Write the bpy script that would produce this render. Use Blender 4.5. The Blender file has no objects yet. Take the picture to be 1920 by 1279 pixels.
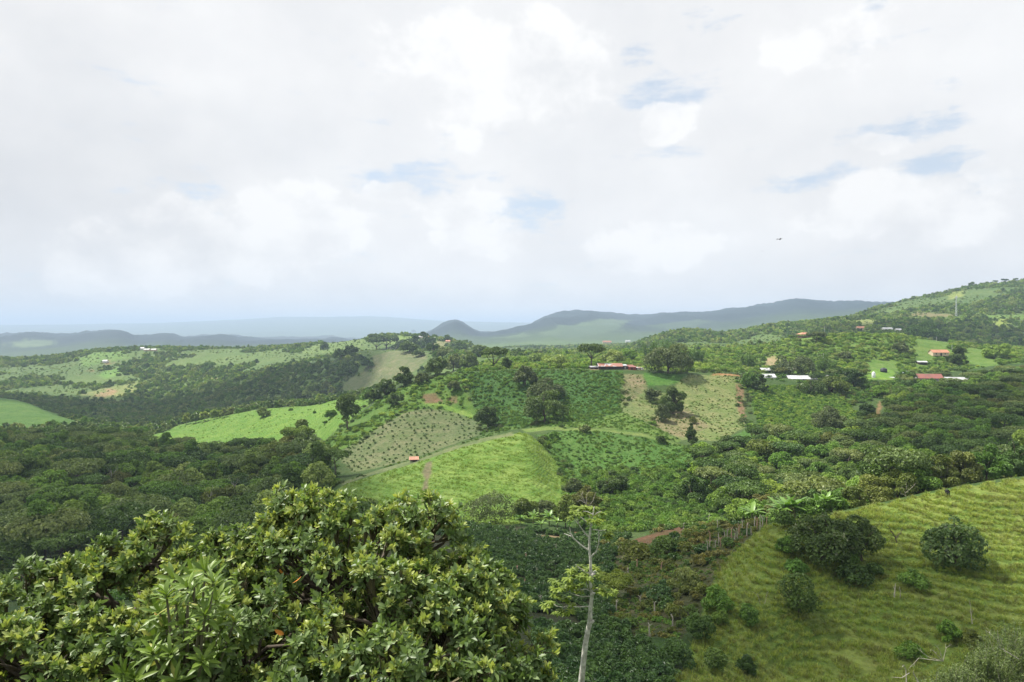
import bpy, bmesh, math, random
import numpy as np
from mathutils import Vector, Matrix
R = math.radians
sc = bpy.context.scene
COL = sc.collection

# ------------------------------------------------------------------ camera, sky, sun, exposure
F, U0, VH, CZ = 1280.0, 960.0, 612.0, 100.0       # focal length / principal point / horizon in photo pixels, eye height
cam_d = bpy.data.cameras.new('camera')
cam_d.lens, cam_d.sensor_width = 24.0, 36.0
cam_d.shift_y = -(639.5 - VH) / 1920.0
cam_d.clip_start, cam_d.clip_end = 0.5, 90000.0
cam = bpy.data.objects.new('camera', cam_d)
COL.objects.link(cam)
cam.location = (0, 0, CZ)
cam.rotation_euler = (R(90), 0, 0)
sc.camera = cam

SUN_AZ, SUN_EL = R(-62), R(58)                      # azimuth from +Y towards +X, elevation
sun_dir = Vector((math.sin(SUN_AZ) * math.cos(SUN_EL), math.cos(SUN_AZ) * math.cos(SUN_EL), math.sin(SUN_EL)))
sun_d = bpy.data.lights.new('sun', 'SUN')
sun_d.energy, sun_d.angle, sun_d.color = 4.6, R(1.2), (1.0, 0.95, 0.86)
sun = bpy.data.objects.new('sun', sun_d)
COL.objects.link(sun)
sun.rotation_euler = sun_dir.to_track_quat('Z', 'Y').to_euler()

sc.view_settings.view_transform = 'Standard'
sc.view_settings.look = 'None'
sc.view_settings.exposure = 0.74
sc.view_settings.gamma = 1.0
sc.render.engine = 'CYCLES'
cy = sc.cycles
cy.use_denoising = True
cy.max_bounces, cy.diffuse_bounces, cy.glossy_bounces = 5, 2, 1
cy.transmission_bounces, cy.transparent_max_bounces, cy.volume_bounces = 2, 6, 0
cy.caustics_reflective = cy.caustics_refractive = False
cy.use_adaptive_sampling = True
cy.adaptive_threshold = 0.015


class NT:
    """small wrapper for building node trees"""
    def __init__(self, tree):
        self.t = tree
        tree.nodes.clear()

    def n(self, kind, **kw):
        nd = self.t.nodes.new(kind)
        for k, v in kw.items():
            setattr(nd, k, v)
        return nd

    def set(self, sock, v):
        if isinstance(v, bpy.types.NodeSocket):
            self.t.links.new(v, sock)
        elif v is not None:
            sock.default_value = v

    def math(self, op, a, b=None, c=None, clamp=False):
        nd = self.n('ShaderNodeMath', operation=op, use_clamp=clamp)
        for i, v in enumerate((a, b, c)):
            if v is not None:
                self.set(nd.inputs[i], v)
        return nd.outputs[0]

    def vmath(self, op, a, b=None):
        nd = self.n('ShaderNodeVectorMath', operation=op)
        self.set(nd.inputs[0], a)
        if b is not None:
            self.set(nd.inputs[1], b)
        return nd.outputs['Value'] if op in ('LENGTH', 'DOT_PRODUCT') else nd.outputs[0]

    def mix(self, f, a, b, mode='MIX'):
        nd = self.n('ShaderNodeMix', data_type='RGBA', blend_type=mode)
        self.set(nd.inputs[0], f)
        self.set(nd.inputs[6], a)
        self.set(nd.inputs[7], b)
        return nd.outputs[2]

    def noise(self, vec, scale, detail=3, rough=0.55):
        nd = self.n('ShaderNodeTexNoise')
        if vec is not None:
            self.set(nd.inputs['Vector'], vec)
        nd.inputs['Scale'].default_value = scale
        nd.inputs['Detail'].default_value = detail
        nd.inputs['Roughness'].default_value = rough
        return nd.outputs[0]

    def ramp(self, f, stops):
        nd = self.n('ShaderNodeValToRGB')
        self.set(nd.inputs[0], f)
        el = nd.color_ramp.elements
        while len(el) < len(stops):
            el.new(0.5)
        for e, (p, c) in zip(el, stops):
            e.position = p
            e.color = (*c, 1) if len(c) == 3 else c
        return nd.outputs[0]

    def map(self, v, a, b, c=0.0, d=1.0, smooth=False):
        nd = self.n('ShaderNodeMapRange', interpolation_type='SMOOTHSTEP' if smooth else 'LINEAR')
        self.set(nd.inputs[0], v)
        for i, x in enumerate((a, b, c, d)):
            nd.inputs[i + 1].default_value = x
        return nd.outputs[0]


def build_world():
    w = bpy.data.worlds.new('World')
    sc.world = w
    w.use_nodes = True
    k = NT(w.node_tree)
    sky = k.n('ShaderNodeTexSky', sky_type='NISHITA', sun_disc=False)
    sky.sun_elevation = SUN_EL
    sky.sun_rotation = SUN_AZ
    sky.altitude = 900
    blue = k.mix(1.0, sky.outputs[0], (0.085, 0.085, 0.085, 1), 'MULTIPLY')
    d = k.n('ShaderNodeTexCoord').outputs['Generated']
    sx = k.n('ShaderNodeSeparateXYZ')
    k.set(sx.inputs[0], d)
    az = k.math('ARCTAN2', sx.outputs[0], sx.outputs[1])
    el = k.math('ARCSINE', sx.outputs[2])
    cx = k.n('ShaderNodeCombineXYZ')
    k.set(cx.inputs[0], az)
    k.set(cx.inputs[1], el)
    ae = cx.outputs[0]

    def tex(stretch, scale, detail, rough, out=0):
        nd = k.n('ShaderNodeTexNoise', noise_dimensions='2D')
        k.set(nd.inputs['Vector'], k.vmath('MULTIPLY', ae, (*stretch, 1)))
        nd.inputs['Scale'].default_value = scale
        nd.inputs['Detail'].default_value = detail
        nd.inputs['Roughness'].default_value = rough
        return nd.outputs[out]

    broad = tex((1, 1.7), 3.0, 4, 0.5)
    wisp = tex((0.55, 2.1), 13.0, 7, 0.66)
    lump = tex((1, 1.35), 10.0, 7, 0.58)
    wc = tex((1, 1.4), 6.0, 7, 0.6, 1)
    dv_ = k.vmath('SUBTRACT', wc, (0.5, 0.5, 0.5))
    soft = k.vmath('ADD', ae, k.vmath('MULTIPLY', dv_, (0.26, 0.10, 0)))
    crisp = k.vmath('ADD', ae, k.vmath('MULTIPLY', dv_, (0.10, 0.085, 0)))

    def spot(u, v, du, dv, space):
        a = math.atan((u - U0) / F)
        ca = math.cos(a)
        e = math.atan((VH - v) / F * ca)
        da, de = du / F * ca * ca, dv / F * ca
        r = k.vmath('LENGTH', k.vmath('MULTIPLY', k.vmath('SUBTRACT', space, (a, e, 0)), (1 / da, 1 / de, 0)))
        return k.map(r, 0.0, 1.6, 1.0, 0.0, smooth=True)

    def most(lst, space):
        acc = None
        for u, v, du, dv, s in lst:
            m = k.math('MULTIPLY', spot(u, v, du, dv, space), s)
            acc = m if acc is None else k.math('MAXIMUM', acc, m)
        return acc

    # thin places where the blue shows through, and heaped clouds with crisp tops that stand before them
    holes = most(((1215, 180, 110, 44, .68), (1200, 100, 80, 18, .55), (1735, 232, 170, 34, 1.1), (1830, 300, 130, 44, .85), (1560, 336, 130, 20, .85),
                  (790, 340, 130, 40, 1.0), (940, 400, 60, 44, .9), (350, 368, 130, 36, .85), (1680, 6, 90, 14, .6), (1320, 35, 80, 18, .6), (1745, 155, 80, 14, .55),
                  (60, 600, 200, 16, .4), (-500, 300, 200, 90, 1), (2500, 200, 260, 70, 1)), soft)
    heap = most(((735, 368, 66, 34, 1), (850, 396, 90, 44, 1), (905, 455, 100, 40, 1), (1245, 232, 60, 36, 1), (330, 470, 190, 90, 1), (180, 520, 120, 60, .9), (1650, 262, 60, 30, .9),
                 (1700, 400, 190, 80, 1), (1880, 310, 70, 44, 1), (940, 140, 260, 120, .75), (1560, 80, 150, 70, .65), (560, 430, 160, 90, .9), (1210, 470, 150, 50, .8)), crisp)
    hm = k.map(k.math('ADD', heap, k.math('MULTIPLY', k.math('SUBTRACT', lump, 0.5), 1.0)), 0.30, 0.56, 0.0, 1.0, smooth=True)
    gap = k.map(k.math('SUBTRACT', holes, k.math('MULTIPLY', k.math('SUBTRACT', wisp, 0.40), 2.6)), 0.0, 0.85, 0.0, 0.72, smooth=True)
    gap = k.math('MULTIPLY', gap, k.math('SUBTRACT', 1.0, k.math('MULTIPLY', hm, 0.85)))
    br = k.map(broad, 0.3, 0.7, 0.775, 0.845)
    br = k.math('ADD', br, k.map(lump, 0.3, 0.7, -0.03, 0.03))
    br = k.math('ADD', br, k.math('MULTIPLY', hm, k.map(lump, 0.32, 0.62, 0.0, 0.12)))
    for u, v, du, dv, s in ((90, 310, 330, 210, -.12), (40, 560, 160, 40, -.06), (860, 560, 230, 22, -.07), (1600, 530, 260, 34, -.04), (650, 592, 240, 16, -.05), (1090, 470, 110, 34, -.035), (420, 250, 200, 60, -.03)):
        br = k.math('ADD', br, k.math('MULTIPLY', spot(u, v, du, dv, soft), s))
    cloud = k.ramp(br, ((0.55, (0.39, 0.415, 0.45)), (0.70, (0.492, 0.502, 0.518)), (0.80, (0.548, 0.552, 0.56)), (0.92, (0.615, 0.615, 0.615))))
    low = k.map(sx.outputs[2], -0.02, 0.0, 0.0, 1.0)
    pale = k.mix(0.6, blue, (0.41, 0.49, 0.575, 1))
    final = k.mix(gap, cloud, pale)
    final = k.mix(low, (0.25, 0.3, 0.3, 1), final)
    bg = k.n('ShaderNodeBackground')
    k.set(bg.inputs[0], final)
    bg.inputs[1].default_value = 1.0
    out = k.n('ShaderNodeOutputWorld')
    k.t.links.new(bg.outputs[0], out.inputs[0])
    w.cycles.sampling_method = 'MANUAL'
    w.cycles.sample_map_resolution = 512


build_world()

# ------------------------------------------------------------------ lie of the land
rng = np.random.default_rng(11)
random.seed(11)


def pchip(x, y, q):
    x, y, q = np.asarray(x, float), np.asarray(y, float), np.asarray(q, float)
    h = np.diff(x)
    d = np.diff(y) / h
    m = np.zeros_like(y)
    m[0], m[-1] = d[0], d[-1]
    for i in range(1, len(x) - 1):
        if d[i - 1] * d[i] > 0:
            w1, w2 = 2 * h[i] + h[i - 1], h[i] + 2 * h[i - 1]
            m[i] = (w1 + w2) / (w1 / d[i - 1] + w2 / d[i])
    i = np.clip(np.searchsorted(x, q) - 1, 0, len(h) - 1)
    t = np.clip((q - x[i]) / h[i], 0, 1)
    return ((2 * t**3 - 3 * t**2 + 1) * y[i] + (t**3 - 2 * t**2 + t) * h[i] * m[i]
            + (-2 * t**3 + 3 * t**2) * y[i + 1] + (t**3 - t**2) * h[i] * m[i + 1])


# ridges and valleys of the land, near to far: azimuth (photo column) -> distance in metres, sight line down to the ground there
LAND = [
    {0: (2, 2020)}, {0: (9, 1994)}, {0: (30, 1546)},
    {-300: (110, 1260), 300: (110, 1255), 640: (95, 1262), 900: (72, 1282), 1100: (74, 1282), 1300: (82, 1278), 1500: (92, 1275), 1920: (86, 1256), 2300: (80, 1240)},
    {0: (160, 1150), 640: (150, 1130), 900: (125, 1105), 1100: (125, 1120), 1300: (115, 1110), 1440: (112, 1090), 1640: (118, 1070), 1920: (118, 1050)},
    {0: (225, 1070), 400: (225, 1065), 640: (215, 1020), 800: (205, 990), 1000: (200, 1000), 1100: (195, 1010), 1200: (180, 1010), 1300: (160, 1000),
     1440: (138, 985), 1640: (150, 945), 1920: (160, 893), 2300: (170, 850)},
    {0: (300, 985), 400: (300, 985), 640: (255, 972), 800: (235, 975), 1000: (228, 972), 1100: (225, 972), 1200: (215, 980), 1300: (205, 985),
     1440: (195, 985), 1640: (205, 955), 1920: (210, 915)},
    {0: (400, 905), 400: (400, 905), 560: (340, 925), 640: (300, 907), 760: (315, 870), 900: (328, 827), 985: (335, 811), 1010: (330, 822), 1060: (310, 870),
     1100: (305, 880), 1160: (305, 878), 1280: (310, 865), 1440: (310, 855), 1640: (310, 845), 1920: (310, 815)},
    {0: (520, 850), 400: (520, 850), 560: (410, 868), 640: (345, 890), 760: (350, 868), 900: (358, 835), 985: (355, 813), 1060: (345, 815),
     1160: (348, 822), 1280: (352, 830), 1440: (360, 820), 1640: (365, 812), 1920: (365, 785)},
    {0: (640, 820), 270: (640, 818), 400: (620, 826), 500: (560, 826), 590: (480, 828), 640: (440, 808), 760: (445, 770), 900: (440, 780), 985: (430, 775),
     1160: (430, 760), 1280: (430, 765), 1440: (440, 758), 1640: (450, 760), 1920: (450, 740)},
    {0: (760, 775), 100: (760, 778), 160: (760, 795), 270: (760, 808), 400: (740, 783), 500: (700, 768), 590: (620, 775), 640: (530, 772), 700: (525, 745),
     760: (520, 716), 800: (515, 704), 870: (500, 696), 985: (495, 692), 1160: (495, 692), 1280: (500, 699), 1390: (505, 703), 1440: (520, 706),
     1640: (550, 708), 1760: (555, 715), 1920: (560, 700)},
    {0: (860, 748), 60: (855, 758), 100: (850, 778), 160: (850, 793), 270: (860, 800), 400: (840, 778), 500: (810, 762), 590: (800, 756), 640: (790, 746),
     700: (780, 739), 760: (640, 728), 800: (620, 712), 870: (600, 700), 985: (560, 688), 1160: (560, 686), 1280: (565, 690), 1440: (590, 690),
     1640: (630, 680), 1760: (640, 685), 1920: (640, 680)},
    {0: (1000, 765), 160: (1000, 785), 270: (1000, 790), 450: (1000, 772), 590: (960, 760), 700: (920, 742), 760: (880, 727), 800: (860, 712), 870: (760, 692),
     985: (720, 678), 1160: (720, 672), 1280: (720, 664), 1440: (730, 648), 1508: (730, 634), 1640: (740, 628), 1760: (750, 640), 1920: (760, 655)},
    {0: (1300, 738), 160: (1300, 745), 270: (1300, 745), 450: (1250, 722), 560: (1180, 695), 700: (1120, 655), 760: (1080, 655), 800: (1060, 657), 900: (1000, 666),
     985: (950, 666), 1160: (900, 664), 1280: (880, 660), 1440: (850, 652), 1508: (850, 642), 1640: (880, 642), 1760: (920, 655), 1920: (950, 665)},
    {0: (1550, 705), 270: (1550, 702), 450: (1500, 692), 560: (1400, 680), 700: (1300, 668), 800: (1250, 667), 900: (1200, 665), 985: (1150, 664), 1160: (1100, 662),
     1280: (1100, 655), 1440: (1050, 645), 1640: (1100, 632), 1760: (1150, 630), 1920: (1200, 638)},
    {0: (1900, 674), 100: (1900, 670), 160: (1900, 660), 230: (1900, 655), 300: (1900, 653), 450: (1900, 654), 560: (1850, 646), 640: (1750, 640), 700: (1700, 632),
     740: (1700, 628), 800: (1650, 633), 900: (1550, 652), 985: (1500, 660), 1160: (1450, 654), 1240: (1400, 628), 1290: (1400, 621), 1360: (1420, 628),
     1440: (1450, 614), 1600: (1500, 598), 1760: (1500, 582), 1920: (1500, 565)},
    {0: (2700, 700), 300: (2700, 700), 450: (2700, 690), 700: (2400, 668), 985: (2200, 654), 1160: (2200, 650), 1290: (2100, 640), 1440: (2000, 613), 1540: (1950, 603),
     1600: (1900, 594), 1640: (1900, 577), 1700: (1900, 563), 1780: (1900, 550), 1830: (1900, 539), 1920: (1900, 531), 2300: (1900, 505)},
    {0: (3600, 672), 700: (3600, 655), 985: (3400, 646), 1160: (3400, 642), 1290: (3200, 640), 1440: (3200, 625), 1640: (3000, 600), 1920: (3000, 560)},
    {-300: (6500, 636), 0: (6500, 633), 60: (6500, 630), 110: (6500, 634), 150: (6500, 632), 215: (6500, 625), 228: (6500, 627), 255: (6500, 637), 310: (6500, 634),
     345: (6500, 640), 380: (6500, 637), 430: (6500, 638), 470: (6500, 642), 560: (6500, 643), 700: (6500, 645), 780: (6500, 636), 800: (6500, 626), 830: (6500, 609),
     850: (6500, 602), 865: (6500, 606), 900: (6500, 624), 940: (6500, 622), 985: (6500, 611), 1030: (6500, 594), 1050: (6500, 590), 1100: (6500, 588),
     1150: (6500, 590), 1200: (6500, 597), 1250: (6500, 592), 1340: (6500, 588), 1400: (6500, 580), 1450: (6500, 571), 1490: (6500, 564), 1530: (6500, 569),
     1570: (6500, 575), 1610: (6500, 571), 1650: (6500, 572), 1920: (6500, 575)},
    {0: (11000, 632), 800: (11000, 632), 1000: (11000, 630), 1920: (11000, 620)},
    {-300: (20000, 609), 0: (20000, 610), 300: (20000, 606), 450: (20000, 600), 550: (20000, 595), 700: (20000, 594), 780: (20000, 599), 900: (20000, 604), 1100: (20000, 606), 1920: (20000, 602)},
    {0: (42000, 613)},
]
UG = np.arange(-600, 2521, 12.0)
LY0, LYS = math.log(2.0), 0.008
LYG = np.arange(LY0, math.log(42000), LYS)


def make_table():
    ly, s = [], []
    for ln in LAND:
        ks = sorted(ln)
        uu = [ks[0] - 2000] + ks + [ks[-1] + 2000]
        yy = [ln[ks[0]][0]] + [ln[q][0] for q in ks] + [ln[ks[-1]][0]]
        vv = [ln[ks[0]][1]] + [ln[q][1] for q in ks] + [ln[ks[-1]][1]]
        ly.append(np.log(pchip(uu, yy, UG)))
        s.append((VH - pchip(uu, vv, UG)) / F)
    ly, s = np.array(ly), np.array(s)
    T = np.zeros((len(UG), len(LYG)))
    for i in range(len(UG)):
        a = ly[:, i].copy()
        for j in range(1, len(a)):
            a[j] = max(a[j], a[j - 1] + 0.02)
        T[i] = pchip(a, s[:, i], LYG)
    for _ in range(2):                                # soften along the azimuth, less far away
        Tp = np.pad(T, ((1, 1), (0, 0)), mode='edge')
        Ts = 0.25 * Tp[:-2] + 0.5 * Tp[1:-1] + 0.25 * Tp[2:]
        far = (LYG > math.log(5000))[None, :]
        T = np.where(far, T, Ts)
    return T


TAB = make_table()


def hash2(ix, iy, s):
    h = (ix.astype(np.int64) * 374761393 + iy.astype(np.int64) * 668265263 + s * 974634777) & 0x7fffffff
    h = ((h ^ (h >> 13)) * 1274126177) & 0x7fffffff
    return ((h ^ (h >> 16)) & 0xffff) / 65535.0


def vnoise(x, y, s=0):
    ix, iy = np.floor(x), np.floor(y)
    fx, fy = x - ix, y - iy
    fx, fy = fx * fx * (3 - 2 * fx), fy * fy * (3 - 2 * fy)
    a, b = hash2(ix, iy, s), hash2(ix + 1, iy, s)
    c, d = hash2(ix, iy + 1, s), hash2(ix + 1, iy + 1, s)
    return (a * (1 - fx) + b * fx) * (1 - fy) + (c * (1 - fx) + d * fx) * fy


def fbm(x, y, octv=4, s=0):
    t, a, n = 0.0, 1.0, 0.0
    for o in range(octv):
        t = t + a * (vnoise(x * 2**o, y * 2**o, s + o) - 0.5)
        n += a
        a *= 0.5
    return t / n * 2


def height(x, y):
    x, y = np.asarray(x, float), np.asarray(y, float)
    yc = np.maximum(y, 2.0)
    u = np.clip(U0 + F * x / np.maximum(yc, 12.0), -590, 2500)
    iu = np.clip((u - UG[0]) / 12.0, 0, len(UG) - 1.001)
    il = np.clip((np.log(yc) - LY0) / LYS, 0, len(LYG) - 1.001)
    a, b = iu.astype(int), il.astype(int)
    fa, fb = iu - a, il - b
    s = (TAB[a, b] * (1 - fa) + TAB[a + 1, b] * fa) * (1 - fb) + (TAB[a, b + 1] * (1 - fa) + TAB[a + 1, b + 1] * fa) * fb
    z = CZ + s * yc
    mid = np.clip((yc - 60) / 100, 0, 1)
    far = np.clip((yc - 700) / 800, 0, 1)
    vfar = np.clip((yc - 3000) / 3000, 0, 1)
    z = z + mid * 0.9 * fbm(x / 38, y / 38, 4, 3)
    z = z + far * 7.0 * fbm(x / 210, y / 210, 4, 9)
    rid = (1 - np.abs(fbm(x / 1100, y / 1500, 2, 23)) * 1.8) - 0.45
    z = z + vfar * (30.0 * fbm(x / 900, y / 900, 5, 17) + np.where(yc < 9500, 62.0, 10.0) * rid * (0.6 + 0.8 * fbm(x / 420, y / 420, 4, 29)) + np.where(yc < 9500, 60.0, 8.0) * (0.42 - np.abs(fbm(x / 520 + 0.0002 * y, y / 1900, 4, 57))) + np.where(yc < 9500, 22.0, 4.0) * (0.5 - np.abs(fbm(x / 190, y / 500, 3, 67))))
    return z


def h1(x, y):
    return float(height(np.array([x]), np.array([y]))[0])


RAYY = np.exp(np.arange(math.log(30), math.log(30000), 0.0015))


def ground_at(u, v):
    """the point of the land seen in direction (u, v)"""
    z = height((u - U0) / F * RAYY, RAYY)
    ray = CZ + (VH - v) / F * RAYY
    hit = np.nonzero(z >= ray)[0]
    i = hit[0] if len(hit) else len(RAYY) - 1
    y = RAYY[i]
    return Vector(((u - U0) / F * y, y, z[i]))


def gp(pts):
    return np.array([ground_at(u, v)[:2] for u, v in pts])


def plan(pts):
    """(azimuth column, distance) -> plan x, y"""
    return np.array([((u - U0) / F * y, y) for u, y in pts])


def inside(poly, x, y):
    res = np.zeros(x.shape, bool)
    n = len(poly)
    for i in range(n):
        x1, y1 = poly[i]
        x2, y2 = poly[(i + 1) % n]
        c = ((y1 > y) != (y2 > y))
        with np.errstate(divide='ignore', invalid='ignore'):
            xi = (x2 - x1) * (y - y1) / (y2 - y1 + 1e-12) + x1
        res ^= c & (x < xi)
    return res


# fields: outline on the ground, ground colour, amount of trodden terracing
def wob(poly, step=6.0, amp=1.2, seed=0):
    out = []
    for i in range(len(poly)):
        a, b = np.array(poly[i]), np.array(poly[(i + 1) % len(poly)])
        n = max(1, int(np.linalg.norm(b - a) / step))
        for k in range(n):
            p = a + (b - a) * k / n
            out.append(p + amp * np.array([fbm(np.array([p[0] / 9.0]), np.array([p[1] / 9.0]), 2, seed)[0], fbm(np.array([p[0] / 9.0]), np.array([p[1] / 9.0]), 2, seed + 5)[0]]))
    return np.array(out)


G_DARK = (0.058, 0.088, 0.028)
FIELDS = {}


def field(name, poly, col, terr=0.0, amp=1.2):
    FIELDS[name] = (wob(poly, 6.0, amp, len(FIELDS) * 7), col, terr)


field('hill_top', plan([(860, 505), (985, 500), (1290, 505), (1440, 540), (1660, 590), (1760, 600), (1930, 640), (1930, 770), (1640, 790), (1508, 770), (1280, 780), (985, 900), (870, 800)]), (0.14, 0.20, 0.048))
field('plateau', plan([(985, 520), (1250, 520), (1280, 760), (985, 900)]), (0.15, 0.19, 0.055))
field('lush_slope', gp([(868, 699), (985, 694), (1168, 695), (1166, 772), (1080, 790), (985, 802), (905, 790), (880, 740)]), (0.058, 0.118, 0.030))
field('shoulder', gp([(868, 699), (880, 740), (905, 788), (800, 764), (690, 815), (632, 850), (600, 838), (640, 800), (700, 760), (760, 722), (800, 708)]), (0.095, 0.155, 0.030))
field('bright_pasture', gp([(560, 962), (640, 913), (700, 892), (760, 873), (820, 851), (900, 829), (984, 813), (1012, 832), (1040, 862), (1066, 905), (1062, 940), (1035, 974), (900, 986), (760, 975), (640, 975)]), (0.160, 0.225, 0.050), 0.6)
field('right_of_crest', gp([(1000, 815), (1110, 805), (1270, 833), (1340, 845), (1250, 885), (1110, 925), (1070, 905), (1040, 860)]), (0.080, 0.145, 0.034), 0.2)
field('seedling_field', gp([(632, 852), (690, 815), (760, 775), (790, 766), (850, 772), (905, 792), (898, 815), (830, 840), (780, 858), (700, 880), (660, 884)]), (0.140, 0.148, 0.078), 0.15)
field('fold_track', gp([(640, 905), (700, 884), (780, 860), (840, 842), (905, 822), (960, 810), (962, 817), (905, 829), (840, 848), (780, 868), (700, 890), (640, 912)]), (0.15, 0.16, 0.08))
field('left_pasture', gp([(262, 822), (330, 799), (450, 774), (560, 762), (640, 748), (712, 741), (690, 760), (640, 800), (595, 838), (500, 842), (400, 842), (310, 838)]), (0.150, 0.235, 0.042), 0.7, 3)
field('far_left_pasture', gp([(-120, 760), (-20, 742), (40, 752), (110, 777), (150, 797), (60, 804), (-20, 800), (-120, 800)]), (0.085, 0.155, 0.032), 0.6, 3)
field('brown_field', gp([(1168, 702), (1206, 702), (1216, 735), (1252, 740), (1288, 704), (1389, 707), (1398, 800), (1350, 826), (1275, 824), (1220, 795), (1160, 774)]), (0.175, 0.185, 0.082), 0.4)
field('brown_patch', gp([(1240, 770), (1290, 765), (1330, 800), (1280, 822), (1215, 795)]), (0.205, 0.17, 0.105), 0.4)
field('brown_corner', gp([(1170, 703), (1204, 703), (1212, 728), (1168, 760)]), (0.215, 0.175, 0.11), 0.5)
field('soil_edge', gp([(1378, 720), (1392, 720), (1398, 790), (1386, 775)]), (0.20, 0.12, 0.085))
field('bean_rows', gp([(1206, 699), (1290, 701), (1276, 716), (1255, 722), (1212, 724)]), (0.085, 0.175, 0.035), 1.0)
field('green_foot', gp([(1345, 828), (1400, 805), (1425, 822), (1410, 838)]), (0.075, 0.135, 0.035))
field('shrub_field', gp([(1402, 722), (1560, 722), (1622, 790), (1545, 832), (1425, 800)]), (0.070, 0.135, 0.026))
field('crest_path', gp([(978, 804), (1060, 803), (1140, 804), (1200, 812), (1270, 831), (1270, 835), (1200, 817), (1130, 809), (1060, 808), (985, 811)]), (0.155, 0.19, 0.06))
field('grass_path', gp([(795, 755), (830, 758), (880, 775), (905, 786), (905, 790), (870, 779), (820, 762), (793, 760)]), (0.16, 0.23, 0.05))
field('red_scar', gp([(790, 742), (815, 738), (832, 755), (800, 757)]), (0.20, 0.115, 0.075))
field('red_scar_low', gp([(838, 745), (856, 742), (858, 757), (838, 757)]), (0.19, 0.125, 0.075))
field('erosion', gp([(800, 868), (812, 864), (806, 890), (800, 905), (808, 930), (792, 948), (788, 925), (794, 900), (790, 885)]), (0.17, 0.135, 0.085))
field('near_pasture', gp([(1440, 988), (1640, 949), (1780, 918), (1935, 896), (2150, 870), (2250, 1279), (1920, 1285), (1270, 1279), (1325, 1130), (1350, 1065), (1395, 1015)]), (0.185, 0.215, 0.055), 0.8)
field('scrub', gp([(1120, 1022), (1200, 1015), (1290, 970), (1436, 985), (1395, 1015), (1350, 1065), (1320, 1130), (1270, 1200), (1150, 1190)]), (0.078, 0.072, 0.036))
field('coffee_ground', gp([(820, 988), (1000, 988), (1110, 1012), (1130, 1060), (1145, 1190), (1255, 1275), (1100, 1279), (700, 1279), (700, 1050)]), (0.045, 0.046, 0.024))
field('red_cut', gp([(1185, 1014), (1230, 1000), (1290, 985), (1284, 998), (1250, 1008), (1215, 1020)]), (0.12, 0.062, 0.040))
field('garden_path', gp([(998, 1003), (1050, 1005), (1062, 1010), (1055, 1018), (1000, 1011)]), (0.26, 0.17, 0.115))
field('garden_bank', gp([(1078, 998), (1104, 1001), (1100, 1008), (1080, 1004)]), (0.22, 0.09, 0.06))
field('ridge_hay', gp([(690, 690), (700, 668), (740, 658), (800, 662), (790, 690), (760, 705), (715, 706)]), (0.19, 0.18, 0.10), 0.2, 8)
field('ridge_hay_low', gp([(640, 720), (690, 690), (740, 705), (700, 735), (650, 738)]), (0.15, 0.155, 0.08), 0.2, 4)
field('mid_band', gp([(905, 792), (985, 803), (1080, 791), (1166, 773), (1220, 797), (1276, 826), (1268, 830), (1200, 811), (1140, 803), (1060, 802), (980, 803), (930, 812)]), (0.115, 0.165, 0.040), 0.2)
field('fold_grass', gp([(700, 882), (780, 860), (830, 842), (900, 818), (905, 795), (960, 806), (900, 824), (840, 840), (780, 862)]), (0.10, 0.135, 0.05))
field('house_ledge', gp([(1108, 688), (1205, 689), (1206, 695), (1108, 694)]), (0.24, 0.17, 0.11))
field('red_bank', gp([(1336, 700), (1388, 703), (1388, 707), (1336, 705)]), (0.30, 0.155, 0.085))
field('tan_bank', gp([(1432, 690), (1436, 672), (1452, 666), (1462, 676), (1456, 690)]), (0.34, 0.24, 0.16))
field('tank_lawn', gp([(1612, 712), (1630, 695), (1665, 690), (1680, 700), (1672, 712)]), (0.17, 0.25, 0.05))
field('red_road', gp([(1640, 780), (1650, 752), (1656, 752), (1650, 780)]), (0.21, 0.125, 0.075))
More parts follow.
